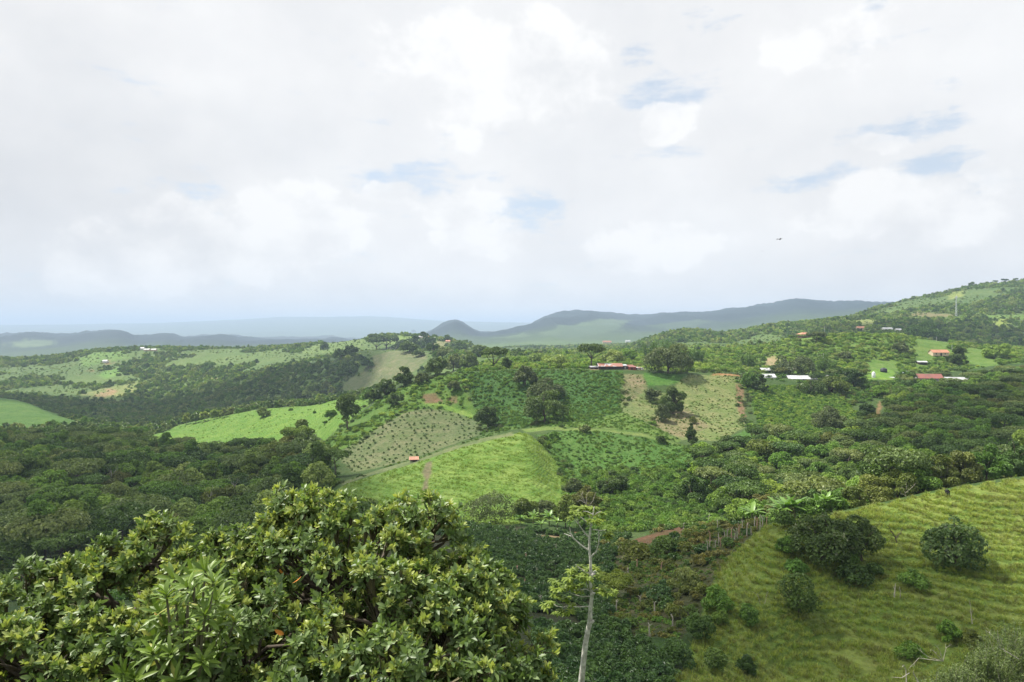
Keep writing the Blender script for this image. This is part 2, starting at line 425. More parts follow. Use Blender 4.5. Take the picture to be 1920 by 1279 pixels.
for i, (pts, c) in enumerate((
        ([(560, 662), (600, 645), (640, 640), (690, 642), (660, 656), (590, 664)], (0.16, 0.2, 0.07)),
        ([(690, 640), (740, 630), (800, 634), (812, 640), (740, 648)], (0.19, 0.235, 0.075)),
        ([(800, 646), (840, 640), (850, 648), (815, 655)], (0.24, 0.21, 0.12)),
        ([(150, 672), (175, 662), (230, 658), (236, 672), (180, 684), (160, 690)], (0.15, 0.22, 0.06)),
        ([(186, 704), (205, 692), (228, 690), (222, 704), (200, 710)], (0.15, 0.24, 0.06)),
        ([(155, 742), (185, 728), (240, 720), (262, 712), (258, 728), (230, 744), (180, 748)], (0.22, 0.22, 0.09)),
        ([(172, 744), (205, 728), (214, 730), (195, 746)], (0.34, 0.21, 0.13)),
        ([(192, 678), (206, 676), (204, 684), (194, 683)], (0.30, 0.17, 0.11)),
        ([(160, 698), (172, 692), (170, 698)], (0.33, 0.18, 0.12)),
        ([(284, 702), (296, 698), (292, 708)], (0.25, 0.2, 0.12)),
        ([(395, 710), (402, 708), (414, 718), (410, 722)], (0.26, 0.15, 0.11)),
        ([(1600, 606), (1620, 598), (1650, 600), (1640, 610), (1610, 612)], (0.22, 0.22, 0.09)),
        ([(1778, 550), (1805, 544), (1812, 546), (1800, 558), (1780, 562)], (0.24, 0.25, 0.08)),
        ([(1850, 605), (1866, 594), (1885, 600), (1894, 610), (1880, 612)], (0.26, 0.28, 0.08)),
        ([(1840, 594), (1920, 590), (1920, 600), (1870, 596)], (0.16, 0.22, 0.06)),
        ([(1700, 590), (1720, 586), (1790, 590), (1790, 594), (1720, 598)], (0.22, 0.17, 0.10)),
        ([(560, 690), (600, 674), (640, 668), (630, 690), (580, 704)], (0.08, 0.12, 0.05)),
        ([(870, 644), (960, 652), (1050, 655), (1060, 660), (960, 662), (880, 655)], (0.12, 0.15, 0.07)),
        ([(930, 655), (985, 656), (990, 660), (935, 661)], (0.2, 0.17, 0.12)),
        ([(1040, 656), (1120, 650), (1110, 658), (1050, 661)], (0.15, 0.2, 0.07)))):
    field('patch%d' % i, gp(pts), c, 0.1, 16)
# fields on the far blue hills
for i, (pts, c) in enumerate((
        ([(15, 645), (60, 636), (105, 638), (90, 650), (30, 652)], (0.13, 0.16, 0.09)), ([(1000, 632), (1050, 610), (1130, 598), (1180, 600), (1160, 620), (1080, 635)], (0.09, 0.12, 0.07)),
        ([(925, 634), (985, 624), (990, 634)], (0.09, 0.12, 0.07)), ([(1200, 612), (1300, 600), (1340, 604), (1280, 618)], (0.06, 0.085, 0.05)))):
    field('far_patch%d' % i, gp(pts), c, 0.0, 60)


def new_mesh(name, verts, faces_flat, nper, mat=None, smooth=False, attrs=None):
    """mesh from numpy arrays; all faces have nper corners"""
    me = bpy.data.meshes.new(name)
    nv, nf = len(verts), len(faces_flat) // nper
    me.vertices.add(nv)
    me.vertices.foreach_set('co', np.ascontiguousarray(verts, np.float32).ravel())
    me.loops.add(nf * nper)
    me.loops.foreach_set('vertex_index', np.ascontiguousarray(faces_flat, np.int32).ravel())
    me.polygons.add(nf)
    me.polygons.foreach_set('loop_start', np.arange(0, nf * nper, nper, dtype=np.int32))
    me.polygons.foreach_set('use_smooth', np.full(nf, smooth, bool))
    me.update(calc_edges=True)
    for an, dom, typ, dat in attrs or ():
        at = me.attributes.new(an, typ, dom)
        key = {'FLOAT': 'value', 'FLOAT_COLOR': 'color', 'INT': 'value', 'FLOAT_VECTOR': 'vector'}[typ]
        at.data.foreach_set(key, np.ascontiguousarray(dat).ravel())
    if mat:
        me.materials.append(mat)
    return me


def link(name, me, parent=None, **props):
    o = bpy.data.objects.new(name, me)
    COL.objects.link(o)
    if parent:
        o.parent = parent
    for k, v in props.items():
        if v is not None:
            o[k] = v
    return o


# ------------------------------------------------------------------ materials
MATS = {}


def ground_material():
    m = bpy.data.materials.new('ground_cover')
    m.use_nodes = True
    k = NT(m.node_tree)
    at = k.n('ShaderNodeAttribute', attribute_name='field')
    pos = k.n('ShaderNodeNewGeometry').outputs['Position']
    sx = k.n('ShaderNodeSeparateXYZ')
    k.set(sx.inputs[0], pos)
    fine = k.noise(pos, 0.9, 5, 0.65)
    mid = k.noise(pos, 0.11, 4, 0.6)
    big = k.noise(pos, 0.012, 4, 0.6)
    huge = k.noise(pos, 0.0022, 5, 0.6)
    c = k.mix(k.map(fine, 0.3, 0.7), k.mix(1, at.outputs[0], (0.62, 0.66, 0.6, 1), 'MULTIPLY'), k.mix(1, at.outputs[0], (1.34, 1.28, 1.3, 1), 'MULTIPLY'))
    c = k.mix(k.map(mid, 0.35, 0.62, 0, 0.9), c, k.mix(1, c, (0.60, 0.80, 0.55, 1), 'MULTIPLY'))
    c = k.mix(k.map(k.noise(pos, 0.35, 4, 0.65), 0.42, 0.7, 0, 0.75), c, k.mix(1, c, (0.55, 0.74, 0.55, 1), 'MULTIPLY'))
    c = k.mix(k.map(mid, 0.62, 0.75, 0, 0.45), c, k.mix(1, c, (1.5, 1.25, 1.2, 1), 'MULTIPLY'))
    c = k.mix(k.map(big, 0.4, 0.65, 0, 0.6), c, k.mix(1, c, (0.72, 0.85, 0.8, 1), 'MULTIPLY'))
    c = k.mix(k.map(huge, 0.45, 0.62, 0, 0.5), c, k.mix(1, c, (1.5, 1.4, 1.2, 1), 'MULTIPLY'))
    # cattle terraces along the contour
    w = k.math('ADD', k.math('MULTIPLY', sx.outputs[2], 8.5), k.math('MULTIPLY', k.noise(pos, 0.12, 5, 0.65), 22.0))
    saw = k.math('SINE', w)
    terr = k.math('MULTIPLY', at.outputs['Alpha'], k.map(saw, -1, 1, 0, 0.6))
    tread = k.math('MULTIPLY', at.outputs['Alpha'], k.map(saw, -0.95, -0.1, 0.35, 0.0))
    c = k.mix(tread, c, k.mix(1, c, (0.62, 0.52, 0.55, 1), 'MULTIPLY'))
    hgt = k.math('ADD', k.math('MULTIPLY', terr, 0.55), k.math('MULTIPLY', fine, 0.8))
    hgt = k.math('ADD', hgt, k.math('MULTIPLY', mid, 2.2))
    bp = k.n('ShaderNodeBump')
    bp.inputs['Strength'].default_value = 0.75
    bp.inputs['Distance'].default_value = 0.9
    k.set(bp.inputs['Height'], hgt)
    b = k.n('ShaderNodeBsdfPrincipled')
    k.set(b.inputs['Base Color'], c)
    b.inputs['Roughness'].default_value = 0.85
    b.inputs['Specular IOR Level'].default_value = 0.15
    k.set(b.inputs['Normal'], bp.outputs[0])
    o = k.n('ShaderNodeOutputMaterial')
    k.t.links.new(b.outputs[0], o.inputs[0])
    return m


LEAF_K = (1.50, 1.74, 0.84)                                        # brightens all leaf colours below, as crowns render dark from self-shading


def leaf_mat(name, c0, c1, c2=None, rough=0.5, spec=0.35, trans=0.25, flush=None):
    """foliage: plants vary between c0 and c1, leaves of one plant vary by their own tint; flush = colour of the palest leaves"""
    if name in MATS:
        return MATS[name]
    m = bpy.data.materials.new(name)
    m.use_nodes = True
    k = NT(m.node_tree)
    rnd = k.n('ShaderNodeObjectInfo').outputs['Random']
    tint = k.n('ShaderNodeAttribute', attribute_name='tint').outputs['Fac']
    stops = [(0.0, c0), (1.0, c1)] if c2 is None else [(0.0, c0), (0.55, c1), (1.0, c2)]
    c = k.ramp(rnd, [(q, tuple(q_ * x ** 0.8 / (1 + 0.7 * q_ * x ** 0.8) for x, q_ in zip(col_, LEAF_K))) for q, col_ in stops])
    c = k.mix(k.map(tint, 0, 1), k.mix(1, c, (0.55, 0.62, 0.6, 1), 'MULTIPLY'), k.mix(1, c, (1.5, 1.42, 1.3, 1), 'MULTIPLY'))
    if flush:
        c = k.mix(k.map(tint, 0.80, 0.97), c, (*flush, 1))
    p = k.n('ShaderNodeBsdfPrincipled')
    k.set(p.inputs['Base Color'], c)
    p.inputs['Roughness'].default_value = rough
    p.inputs['Specular IOR Level'].default_value = spec
    t = k.n('ShaderNodeBsdfTranslucent')
    k.set(t.inputs[0], k.mix(1, c, (1.3, 1.35, 0.7, 1), 'MULTIPLY'))
    mx = k.n('ShaderNodeMixShader')
    mx.inputs[0].default_value = trans
    k.t.links.new(p.outputs[0], mx.inputs[1])
    k.t.links.new(t.outputs[0], mx.inputs[2])
    o = k.n('ShaderNodeOutputMaterial')
    k.t.links.new(mx.outputs[0], o.inputs[0])
    MATS[name] = m
    return m


def plain(name, c, rough=0.7, spec=0.3, metal=0.0, var=0.25, scale=6.0, c2=None, bump=0.0):
    if name in MATS:
        return MATS[name]
    m = bpy.data.materials.new(name)
    m.use_nodes = True
    k = NT(m.node_tree)
    co = k.n('ShaderNodeTexCoord').outputs['Object']
    n = k.noise(co, scale, 5, 0.6)
    lo = tuple(x * (1 - var) for x in c)
    hi = c2 or tuple(min(1, x * (1 + var)) for x in c)
    col = k.ramp(n, ((0.3, lo), (0.7, hi)))
    p = k.n('ShaderNodeBsdfPrincipled')
    k.set(p.inputs['Base Color'], col)
    p.inputs['Roughness'].default_value = rough
    p.inputs['Specular IOR Level'].default_value = spec
    p.inputs['Metallic'].default_value = metal
    if bump:
        b = k.n('ShaderNodeBump')
        b.inputs['Strength'].default_value = bump
        b.inputs['Distance'].default_value = 0.03
        k.set(b.inputs['Height'], n)
        k.set(p.inputs['Normal'], b.outputs[0])
    o = k.n('ShaderNodeOutputMaterial')
    k.t.links.new(p.outputs[0], o.inputs[0])
    MATS[name] = m
    return m


def sheet_roof(name, ca, cb, rib=2.6):
    """corrugated sheets: ribs and a patchwork of two colours"""
    if name in MATS:
        return MATS[name]
    m = bpy.data.materials.new(name)
    m.use_nodes = True
    k = NT(m.node_tree)
    co = k.n('ShaderNodeTexCoord').outputs['Object']
    sx = k.n('ShaderNodeSeparateXYZ')
    k.set(sx.inputs[0], co)
    patch = k.n('ShaderNodeTexVoronoi')
    k.set(patch.inputs['Vector'], k.vmath('MULTIPLY', co, (0.35, 0.12, 0.0)))
    patch.inputs['Scale'].default_value = 1.0
    f = k.map(k.n('ShaderNodeSeparateColor').outputs[0], 0, 1)
    sp = k.n('ShaderNodeSeparateColor')
    k.set(sp.inputs[0], patch.outputs['Color'])
    f = k.map(sp.outputs[0], 0.45, 0.55)
    c = k.mix(f, (*ca, 1), (*cb, 1))
    c = k.mix(k.map(k.noise(co, 1.3, 5, 0.7), 0.4, 0.7, 0, 0.5), c, k.mix(1, c, (0.55, 0.48, 0.44, 1), 'MULTIPLY'))
    p = k.n('ShaderNodeBsdfPrincipled')
    k.set(p.inputs['Base Color'], c)
    p.inputs['Roughness'].default_value = 0.5
    b = k.n('ShaderNodeBump')
    b.inputs['Strength'].default_value = 0.5
    b.inputs['Distance'].default_value = 0.05
    k.set(b.inputs['Height'], k.math('SINE', k.math('MULTIPLY', sx.outputs[0], rib * 6.283)))
    k.set(p.inputs['Normal'], b.outputs[0])
    o = k.n('ShaderNodeOutputMaterial')
    k.t.links.new(p.outputs[0], o.inputs[0])
    MATS[name] = m
    return m


BARK = plain('bark', (0.12, 0.10, 0.08), 0.85, 0.1, var=0.5, scale=4, bump=0.6)
PALE_BARK = plain('pale_bark', (0.42, 0.40, 0.34), 0.8, 0.15, var=0.4, scale=7, bump=0.6)
DEAD = plain('dead_wood', (0.40, 0.37, 0.31), 0.85, 0.1, var=0.35, scale=5)
PINK_WOOD = plain('cut_stem', (0.42, 0.27, 0.20), 0.85, 0.1, var=0.4, scale=5)

# ------------------------------------------------------------------ the ground itself
def terrace_phase(x, y, z):
    return z * 2 * math.pi / 0.54 + 8.0 * fbm(x / 16, y / 16, 5, 31)


def build_ground():
    ys = np.concatenate([np.linspace(-60, 1, 14), np.exp(np.linspace(math.log(2), math.log(45), 60, endpoint=False)),
                         np.exp(np.linspace(math.log(45), math.log(185), 400, endpoint=False)), np.exp(np.linspace(math.log(185), math.log(950), 470, endpoint=False)),
                         np.exp(np.linspace(math.log(950), math.log(2600), 190, endpoint=False)), np.exp(np.linspace(math.log(2600), math.log(41500), 150))])
    inner = np.linspace(-0.80, 0.80, 700)
    ts = np.concatenate([-np.linspace(2.2, 0.83, 24), inner, np.linspace(0.83, 2.2, 24)])
    yy, tt = np.meshgrid(ys, ts, indexing='ij')
    xx = tt * (np.maximum(yy, 0) + 14)
    zz = height(xx, yy)
    xf, yf = xx.ravel(), yy.ravel()
    col = np.zeros((xf.size, 4), np.float32)
    col[:, :3] = G_DARK
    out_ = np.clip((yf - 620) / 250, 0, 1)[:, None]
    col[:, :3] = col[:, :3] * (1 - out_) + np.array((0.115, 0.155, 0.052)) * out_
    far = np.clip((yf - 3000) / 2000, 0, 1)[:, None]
    col[:, :3] = col[:, :3] * (1 - far) + np.array((0.010, 0.024, 0.028)) * far  # far forest darkened and blued: canopy shade put into the ground colour
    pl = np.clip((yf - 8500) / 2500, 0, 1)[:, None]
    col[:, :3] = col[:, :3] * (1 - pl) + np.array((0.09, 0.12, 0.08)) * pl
    for name, (poly, c, te) in FIELDS.items():
        lo, hi = poly.min(0), poly.max(0)
        idx = np.nonzero((xf >= lo[0]) & (xf <= hi[0]) & (yf >= lo[1]) & (yf <= hi[1]))[0]
        if not len(idx):
            continue
        ok = idx[inside(poly, xf[idx], yf[idx])]
        col[ok, :3] = c
        col[ok, 3] = te
    C = col.reshape(*xx.shape, 4)
    for _ in range(1):                                # soft field edges
        p = np.pad(C, ((1, 1), (1, 1), (0, 0)), mode='edge')
        C = 0.4 * C + 0.15 * (p[:-2, 1:-1] + p[2:, 1:-1] + p[1:-1, :-2] + p[1:-1, 2:])
    # real trodden steps and tussocks on the near pasture
    near = C[..., 3] * (yy < 190)
    ph = terrace_phase(xx, yy, zz)
    zz = zz + near * (0.12 * np.sin(ph) + 0.20 * fbm(xx / 1.7, yy / 1.7, 3, 41))
    cen = C[..., 3] * (yy >= 190) * (yy < 420)
    ph = zz * 2 * math.pi / 1.5 + 5.0 * fbm(xx / 16, yy / 16, 3, 33)
    zz = zz + cen * (0.02 * np.sin(ph) + 0.35 * fbm(xx / 4.5, yy / 4.5, 3, 35))
    ny, nx = xx.shape
    idx = np.arange(ny * nx).reshape(ny, nx)
    f = np.stack([idx[:-1, :-1], idx[:-1, 1:], idx[1:, 1:], idx[1:, :-1]], -1).reshape(-1)
    v = np.stack([xf, yf, zz.ravel()], -1)
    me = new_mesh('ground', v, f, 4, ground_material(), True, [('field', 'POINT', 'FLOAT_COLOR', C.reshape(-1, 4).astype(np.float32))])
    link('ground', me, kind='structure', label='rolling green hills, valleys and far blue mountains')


build_ground()


# ------------------------------------------------------------------ unseen clouds added overhead to block the sun and shade the land
def shade_cloud_material():
    m = bpy.data.materials.new('cloud')
    m.use_nodes = True
    k = NT(m.node_tree)
    pos = k.n('ShaderNodeNewGeometry').outputs['Position']
    d = k.n('ShaderNodeBsdfDiffuse')
    d.inputs[0].default_value = (0.9, 0.9, 0.92, 1)
    t = k.n('ShaderNodeBsdfTransparent')
    mx = k.n('ShaderNodeMixShader')
    k.set(mx.inputs[0], k.map(k.noise(pos, 0.012, 4, 0.6), 0.25, 0.6, 0.20, 0.55))
    k.t.links.new(t.outputs[0], mx.inputs[1])
    k.t.links.new(d.outputs[0], mx.inputs[2])
    o = k.n('ShaderNodeOutputMaterial')
    k.t.links.new(mx.outputs[0], o.inputs[0])
    return m


def cloud(label, poly, zc, mat, seed):
    """an added lumpy cloud, shaped so that its shade falls on the plan polygon POLY"""
    t = (zc - 45) / sun_dir.z
    p = np.array(poly) + np.array((sun_dir.x, sun_dir.y)) * t
    p = wob(p, 25.0, 28.0, seed)
    lo, hi = p.min(0) - 20, p.max(0) + 20
    g = 14.0
    xs, ys = np.arange(lo[0], hi[0], g), np.arange(lo[1], hi[1], g)
    X, Y = np.meshgrid(xs, ys, indexing='ij')
    ins = inside(p, X.ravel(), Y.ravel()).reshape(X.shape).astype(float)
    D = ins.copy()
    for _ in range(9):
        q = np.pad(D, 1, mode='edge')
        D = (q[:-2, 1:-1] + q[2:, 1:-1] + q[1:-1, :-2] + q[1:-1, 2:] + D) / 5
    D = D + 0.22 * fbm(X / 60, Y / 60, 4, seed + 3)
    T = np.clip(D - 0.42, 0, 1)
    th = 90 * np.sqrt(T) * (1 + .5 * fbm(X / 45, Y / 45, 3, seed))
    n = X.size
    idx = np.arange(n).reshape(X.shape)
    top = np.stack([X.ravel(), Y.ravel(), (zc + th).ravel()], 1)
    bot = np.stack([X.ravel(), Y.ravel(), (zc - .25 * th).ravel()], 1)
    ok = (T[:-1, :-1] > 0) | (T[1:, :-1] > 0) | (T[:-1, 1:] > 0) | (T[1:, 1:] > 0)
    f = np.stack([idx[:-1, :-1], idx[1:, :-1], idx[1:, 1:], idx[:-1, 1:]], -1)[ok]
    me = new_mesh('cloud', np.concatenate([top, bot]), np.concatenate([f.reshape(-1), (f[:, ::-1] + n).reshape(-1)]), 4, mat, True)
    link('cloud', me, kind='structure', label=label)


CM = shade_cloud_material()
cloud('unseen cloud added to shade the valley forest', [(-700, 40), (-260, 60), (-40, 120), (-25, 215), (-70, 300), (-135, 400), (-260, 520), (-470, 640), (-700, 700), (-1100, 640), (-1100, 200)], 1000, CM, 3)
cloud('unseen cloud added to shade the coffee slope', [(-20, 62), (110, 50), (118, 78), (72, 96), (50, 118), (34, 160), (-8, 200), (-45, 190)], 1000, CM, 8)
cloud('unseen cloud added to shade the wooded gully', [(150, 255), (420, 300), (420, 480), (300, 460), (215, 380)], 1000, CM, 14)
cloud('unseen cloud added to shade the woods beyond the left pasture', [(-900, 820), (-420, 860), (-260, 960), (-200, 1080), (-300, 1250), (-600, 1330), (-1100, 1300)], 1000, CM, 21)
cloud('unseen cloud added to shade the woods under the high hill', [(520, 960), (1000, 940), (1100, 1250), (760, 1330), (560, 1200)], 1000, CM, 27)
# ------------------------------------------------------------------ plants: crown and trunk makers
def unit(v):
    return v / np.maximum(np.linalg.norm(v, axis=-1, keepdims=True), 1e-9)


def leaf_quads(pos, nrm, size, rg, aspect=0.6, jit=0.5):
    """one diamond leaf spray per point, facing roughly along nrm"""
    n = len(pos)
    nrm = unit(nrm + rg.normal(0, jit, (n, 3)))
    a = unit(np.cross(nrm, rg.normal(0, 1, (n, 3))))
    b = np.cross(nrm, a)
    s = size * rg.uniform(0.65, 1.35, n)[:, None] if np.isscalar(size) else (size * rg.uniform(0.65, 1.35, n))[:, None]
    droop = nrm * s * 0.22
    v = np.stack([pos + a * s * 0.55 - droop, pos + b * s * 0.55 * aspect, pos - a * s * 0.55 - droop, pos - b * s * 0.55 * aspect], 1)
    return v.reshape(-1, 3)


def crown_mesh(name, mat, rg, rx, rz, nc, nl, leaf, shape='dome', fill=1.0, jit=0.5, aspect=0.6):
    """a crown of leaf sprays over many clumps; base of the crown at z = 0"""
    cc, cr = [], []
    for i in range(nc):
        t = rg.uniform(0, 2 * math.pi)
        if shape == 'flat':
            r = math.sqrt(rg.uniform(0.0, 1.0)) * rx * 0.82
            z = rz * (0.62 + 0.22 * math.cos(r / rx * 1.4) + rg.uniform(-0.08, 0.1))
            q = rx * rg.uniform(0.20, 0.32)
        elif shape == 'cone':
            h = rg.uniform(0.08, 0.95)
            r = rx * (1 - h) * rg.uniform(0.45, 0.85)
            z, q = rz * h, rx * rg.uniform(0.25, 0.4) * (1.15 - h * 0.7)
        elif shape == 'tall':
            h = rg.uniform(0.12, 0.9)
            r = rx * math.sin(math.pi * min(1, h * 0.8 + 0.2)) * rg.uniform(0.2, 0.8)
            z, q = rz * h, rx * rg.uniform(0.28, 0.48)
        elif shape == 'bush':
            ph = rg.uniform(0.0, 1.0)
            r = rx * math.sqrt(ph) * 0.72
            z = rz * (0.18 + 0.62 * math.sqrt(max(0, 1 - ph)) * rg.uniform(0.4, 1.0))
            q = rx * rg.uniform(0.16, 0.44)
        else:
            ph = rg.uniform(0.0, 1.0)
            r = rx * math.sqrt(ph) * 0.78
            z = rz * (0.14 + 0.62 * math.sqrt(max(0, 1 - ph ** 1.4)) * rg.uniform(0.4, 1.08))
            q = rx * rg.uniform(0.14, 0.40)
            if i % 5 < 2:                             # skirts of the crown hang low
                r, z = rx * rg.uniform(0.5, 0.82), rz * rg.uniform(0.10, 0.38)
        cc.append((r * math.cos(t), r * math.sin(t), z))
        cr.append(q)
    cc, cr = np.array(cc), np.array(cr)
    w = cr ** 2
    k = rg.choice(nc, int(nl * fill), p=w / w.sum())
    d = unit(rg.normal(0, 1, (len(k), 3)) + np.array((0, 0, 0.55)))
    flat = 0.62 if shape in ('flat',) else 0.8
    pos = cc[k] + d * cr[k][:, None] * rg.uniform(0.72, 1.06, len(k))[:, None] * np.array((1, 1, flat))
    dist = np.linalg.norm((pos[:, None, :] - cc[None]) / np.array((1, 1, flat)), axis=2) / cr[None]
    dist[np.arange(len(k)), k] = 9
    keep = (dist.min(1) > 0.72) & (pos[:, 2] > rz * (-0.02))
    pos, d, k = pos[keep], d[keep], k[keep]
    out = unit(pos - np.array((0, 0, rz * 0.25)))
    v = leaf_quads(pos, d * 0.75 + out * 0.25 + np.array((0, 0, 0.35)), leaf, rg, aspect, jit)
    cl = rg.uniform(0, 1, nc)[k]
    tint = np.clip(0.5 * cl + 0.5 * rg.uniform(0, 1, len(k)), 0, 1)
    return new_mesh(name, v, np.arange(len(v)), 4, mat, False, [('tint', 'FACE', 'FLOAT', tint.astype(np.float32))])


def tube_data(paths, sides=6):
    """paths: list of (points, radii) -> verts, quads"""
    V, Fc = [], []
    for pts, rad in paths:
        pts = [Vector(p) for p in pts]
        ref = Vector((0.31, 0.87, 0.12))
        base = len(V)
        for i, p in enumerate(pts):
            t = (pts[min(i + 1, len(pts) - 1)] - pts[max(i - 1, 0)]).normalized()
            a = t.cross(ref)
            a = a.normalized() if a.length > 1e-3 else t.orthogonal().normalized()
            b = t.cross(a)
            for s in range(sides):
                an = 2 * math.pi * s / sides
                V.append(p + (a * math.cos(an) + b * math.sin(an)) * rad[i])
        for i in range(len(pts) - 1):
            for s in range(sides):
                s2 = (s + 1) % sides
                Fc += [base + i * sides + s, base + i * sides + s2, base + (i + 1) * sides + s2, base + (i + 1) * sides + s]
    return np.array([tuple(v) for v in V]), np.array(Fc)


def tube_mesh(name, paths, mat, sides=6):
    v, f = tube_data(paths, sides)
    return new_mesh(name, v, f, 4, mat, True)


def limb(a, b, r0, r1, rg, n=5, bend=0.08):
    a, b = np.array(a, float), np.array(b, float)
    L = np.linalg.norm(b - a)
    pts, rad = [], []
    o = rg.normal(0, bend * L, 3)
    for i in range(n + 1):
        t = i / n
        pts.append(tuple(a + (b - a) * t + o * math.sin(math.pi * t) + (rg.normal(0, bend * L * 0.2, 3) if 0 < i < n else 0)))
        rad.append(r0 + (r1 - r0) * t)
    return pts, rad


def trunk_mesh(name, mat, rg, h, rx, rz, r0, limbs=5):
    fork = h * 0.92
    top = (rg.normal(0, 0.05 * h), rg.normal(0, 0.05 * h), fork)
    P = [limb((0, 0, -1.2), top, r0 * 1.15, r0 * 0.75, rg, 5, 0.03)]
    for i in range(limbs):
        t = 2 * math.pi * (i + rg.uniform(0, 0.6)) / limbs
        e = (rx * 0.6 * math.cos(t), rx * 0.6 * math.sin(t), h + rz * rg.uniform(0.35, 0.6))
        P.append(limb(top, e, r0 * 0.55, r0 * 0.14, rg, 4, 0.06))
    P.append(limb(top, (0, 0, h + rz * 0.7), r0 * 0.6, r0 * 0.15, rg, 4, 0.05))
    return tube_mesh(name, P, mat, 6)


class Kind:
    """a kind of tree: a few crown and trunk meshes of unit-independent real size"""
    def __init__(self, name, mats, n, rx, rz, h, r0, nc, nl, leaf, shape='dome', seed=0, bark=None, jit=0.5, aspect=0.6):
        self.name, self.v = name, []
        rg = np.random.default_rng(seed)
        for m in mats:
            for i in range(n):
                a, b, hh = rx * rg.uniform(0.85, 1.15), rz * rg.uniform(0.85, 1.15), h * rg.uniform(0.85, 1.15)
                cm = crown_mesh(name + '_crown', m, rg, a, b, nc, nl, leaf, shape, 1.0, jit, aspect)
                co = np.empty(len(cm.vertices) * 3, np.float32)
                cm.vertices.foreach_get('co', co)
                co[2::3] += hh
                cm.vertices.foreach_set('co', co)
                tm = trunk_mesh(name + '_trunk', bark or BARK, rg, hh + b * 0.1, a, b, r0) if r0 else None
                self.v.append((cm, tm, a, hh + b * 0.85, m))


def put_tree(name, label, cat, loc, rz, s, cm, tm, group=None, sz=None):
    """an individual: an empty at the base with its crown and its trunk, or one mesh for a shrub"""
    s3 = s if isinstance(s, (tuple, list)) else (s, s, s * (sz or 1))
    if tm is None:
        o = bpy.data.objects.new(name, cm)
    else:
        o = bpy.data.objects.new(name, None)
        o.empty_display_size = 0.5
    COL.objects.link(o)
    o.location, o.rotation_euler, o.scale = loc, (0, 0, rz), s3
    o['label'], o['category'] = label, cat
    if group:
        o['group'] = group
    if tm is not None:
        link('crown', cm, o)
        link('trunk', tm, o)
    return o


def poisson(polys, r, rg, jitter=0.45, excl=(), zone=None):
    """roughly evenly spaced random points inside plan polygons (r: spacing, or a function of distance)"""
    pts = []
    for poly in polys:
        lo, hi = poly.min(0), poly.max(0)
        nx, ny = int((hi[0] - lo[0]) / r) + 1, int((hi[1] - lo[1]) / (r * 0.866)) + 1
        ix, iy = np.meshgrid(np.arange(nx), np.arange(ny))
        x = lo[0] + (ix + 0.5 * (iy % 2)) * r + rg.uniform(-jitter, jitter, ix.shape) * r
        y = lo[1] + iy * r * 0.866 + rg.uniform(-jitter, jitter, ix.shape) * r
        x, y = x.ravel(), y.ravel()
        ok = inside(poly, x, y)
        for e in excl:
            ok &= ~inside(FIELDS[e][0] if isinstance(e, str) else e, x, y)
        pts.append(np.stack([x[ok], y[ok]], 1))
    return np.concatenate(pts) if pts else np.zeros((0, 2))


def in_view(p, mu=70):
    u = U0 + F * p[:, 0] / p[:, 1]
    return (u > -mu) & (u < 1920 + mu)


CLEAR = [(1425, 1454, 701, 545), (1474, 1525, 709, 560), (1719, 1764, 707, 560), (1770, 1812, 712, 560), (1630, 1680, 709, 640), (1110, 1206, 691, 560), (1494, 1522, 631, 752), (1720, 1736, 682, 740), (1740, 1778, 664, 800), (1816, 1862, 680, 720), (1500, 1620, 940, 150), (1640, 1660, 770, 470)]


def clear_view(p, top):
    """drops plants that would stand before the houses, tanks and sheds one can see from the lookout"""
    u = U0 + F * p[:, 0] / p[:, 1]
    v = VH - F * (height(p[:, 0], p[:, 1]) + top - CZ) / p[:, 1]
    ok = np.ones(len(p), bool)
    for u0, u1, vm, ym in CLEAR:
        w = 2.0 * F / p[:, 1]
        ok &= ~((u > u0 - w) & (u < u1 + w) & (v < vm) & (p[:, 1] < ym))
    return ok


def seen(p, top):
    """which plants (base p, height top) can be seen from the lookout past the bare ground in front"""
    z = height(p[:, 0], p[:, 1]) + top
    ok = np.ones(len(p), bool)
    for f in np.concatenate([np.linspace(0.12, 0.9, 40), np.linspace(0.905, 0.99, 24)]):
        g = height(p[:, 0] * f, p[:, 1] * f)
        ok &= g < CZ + (z - CZ) * f
    return ok


TEMPL = bpy.data.collections.new('plant_templates')   # not linked to the scene: only the stuff below draws on it


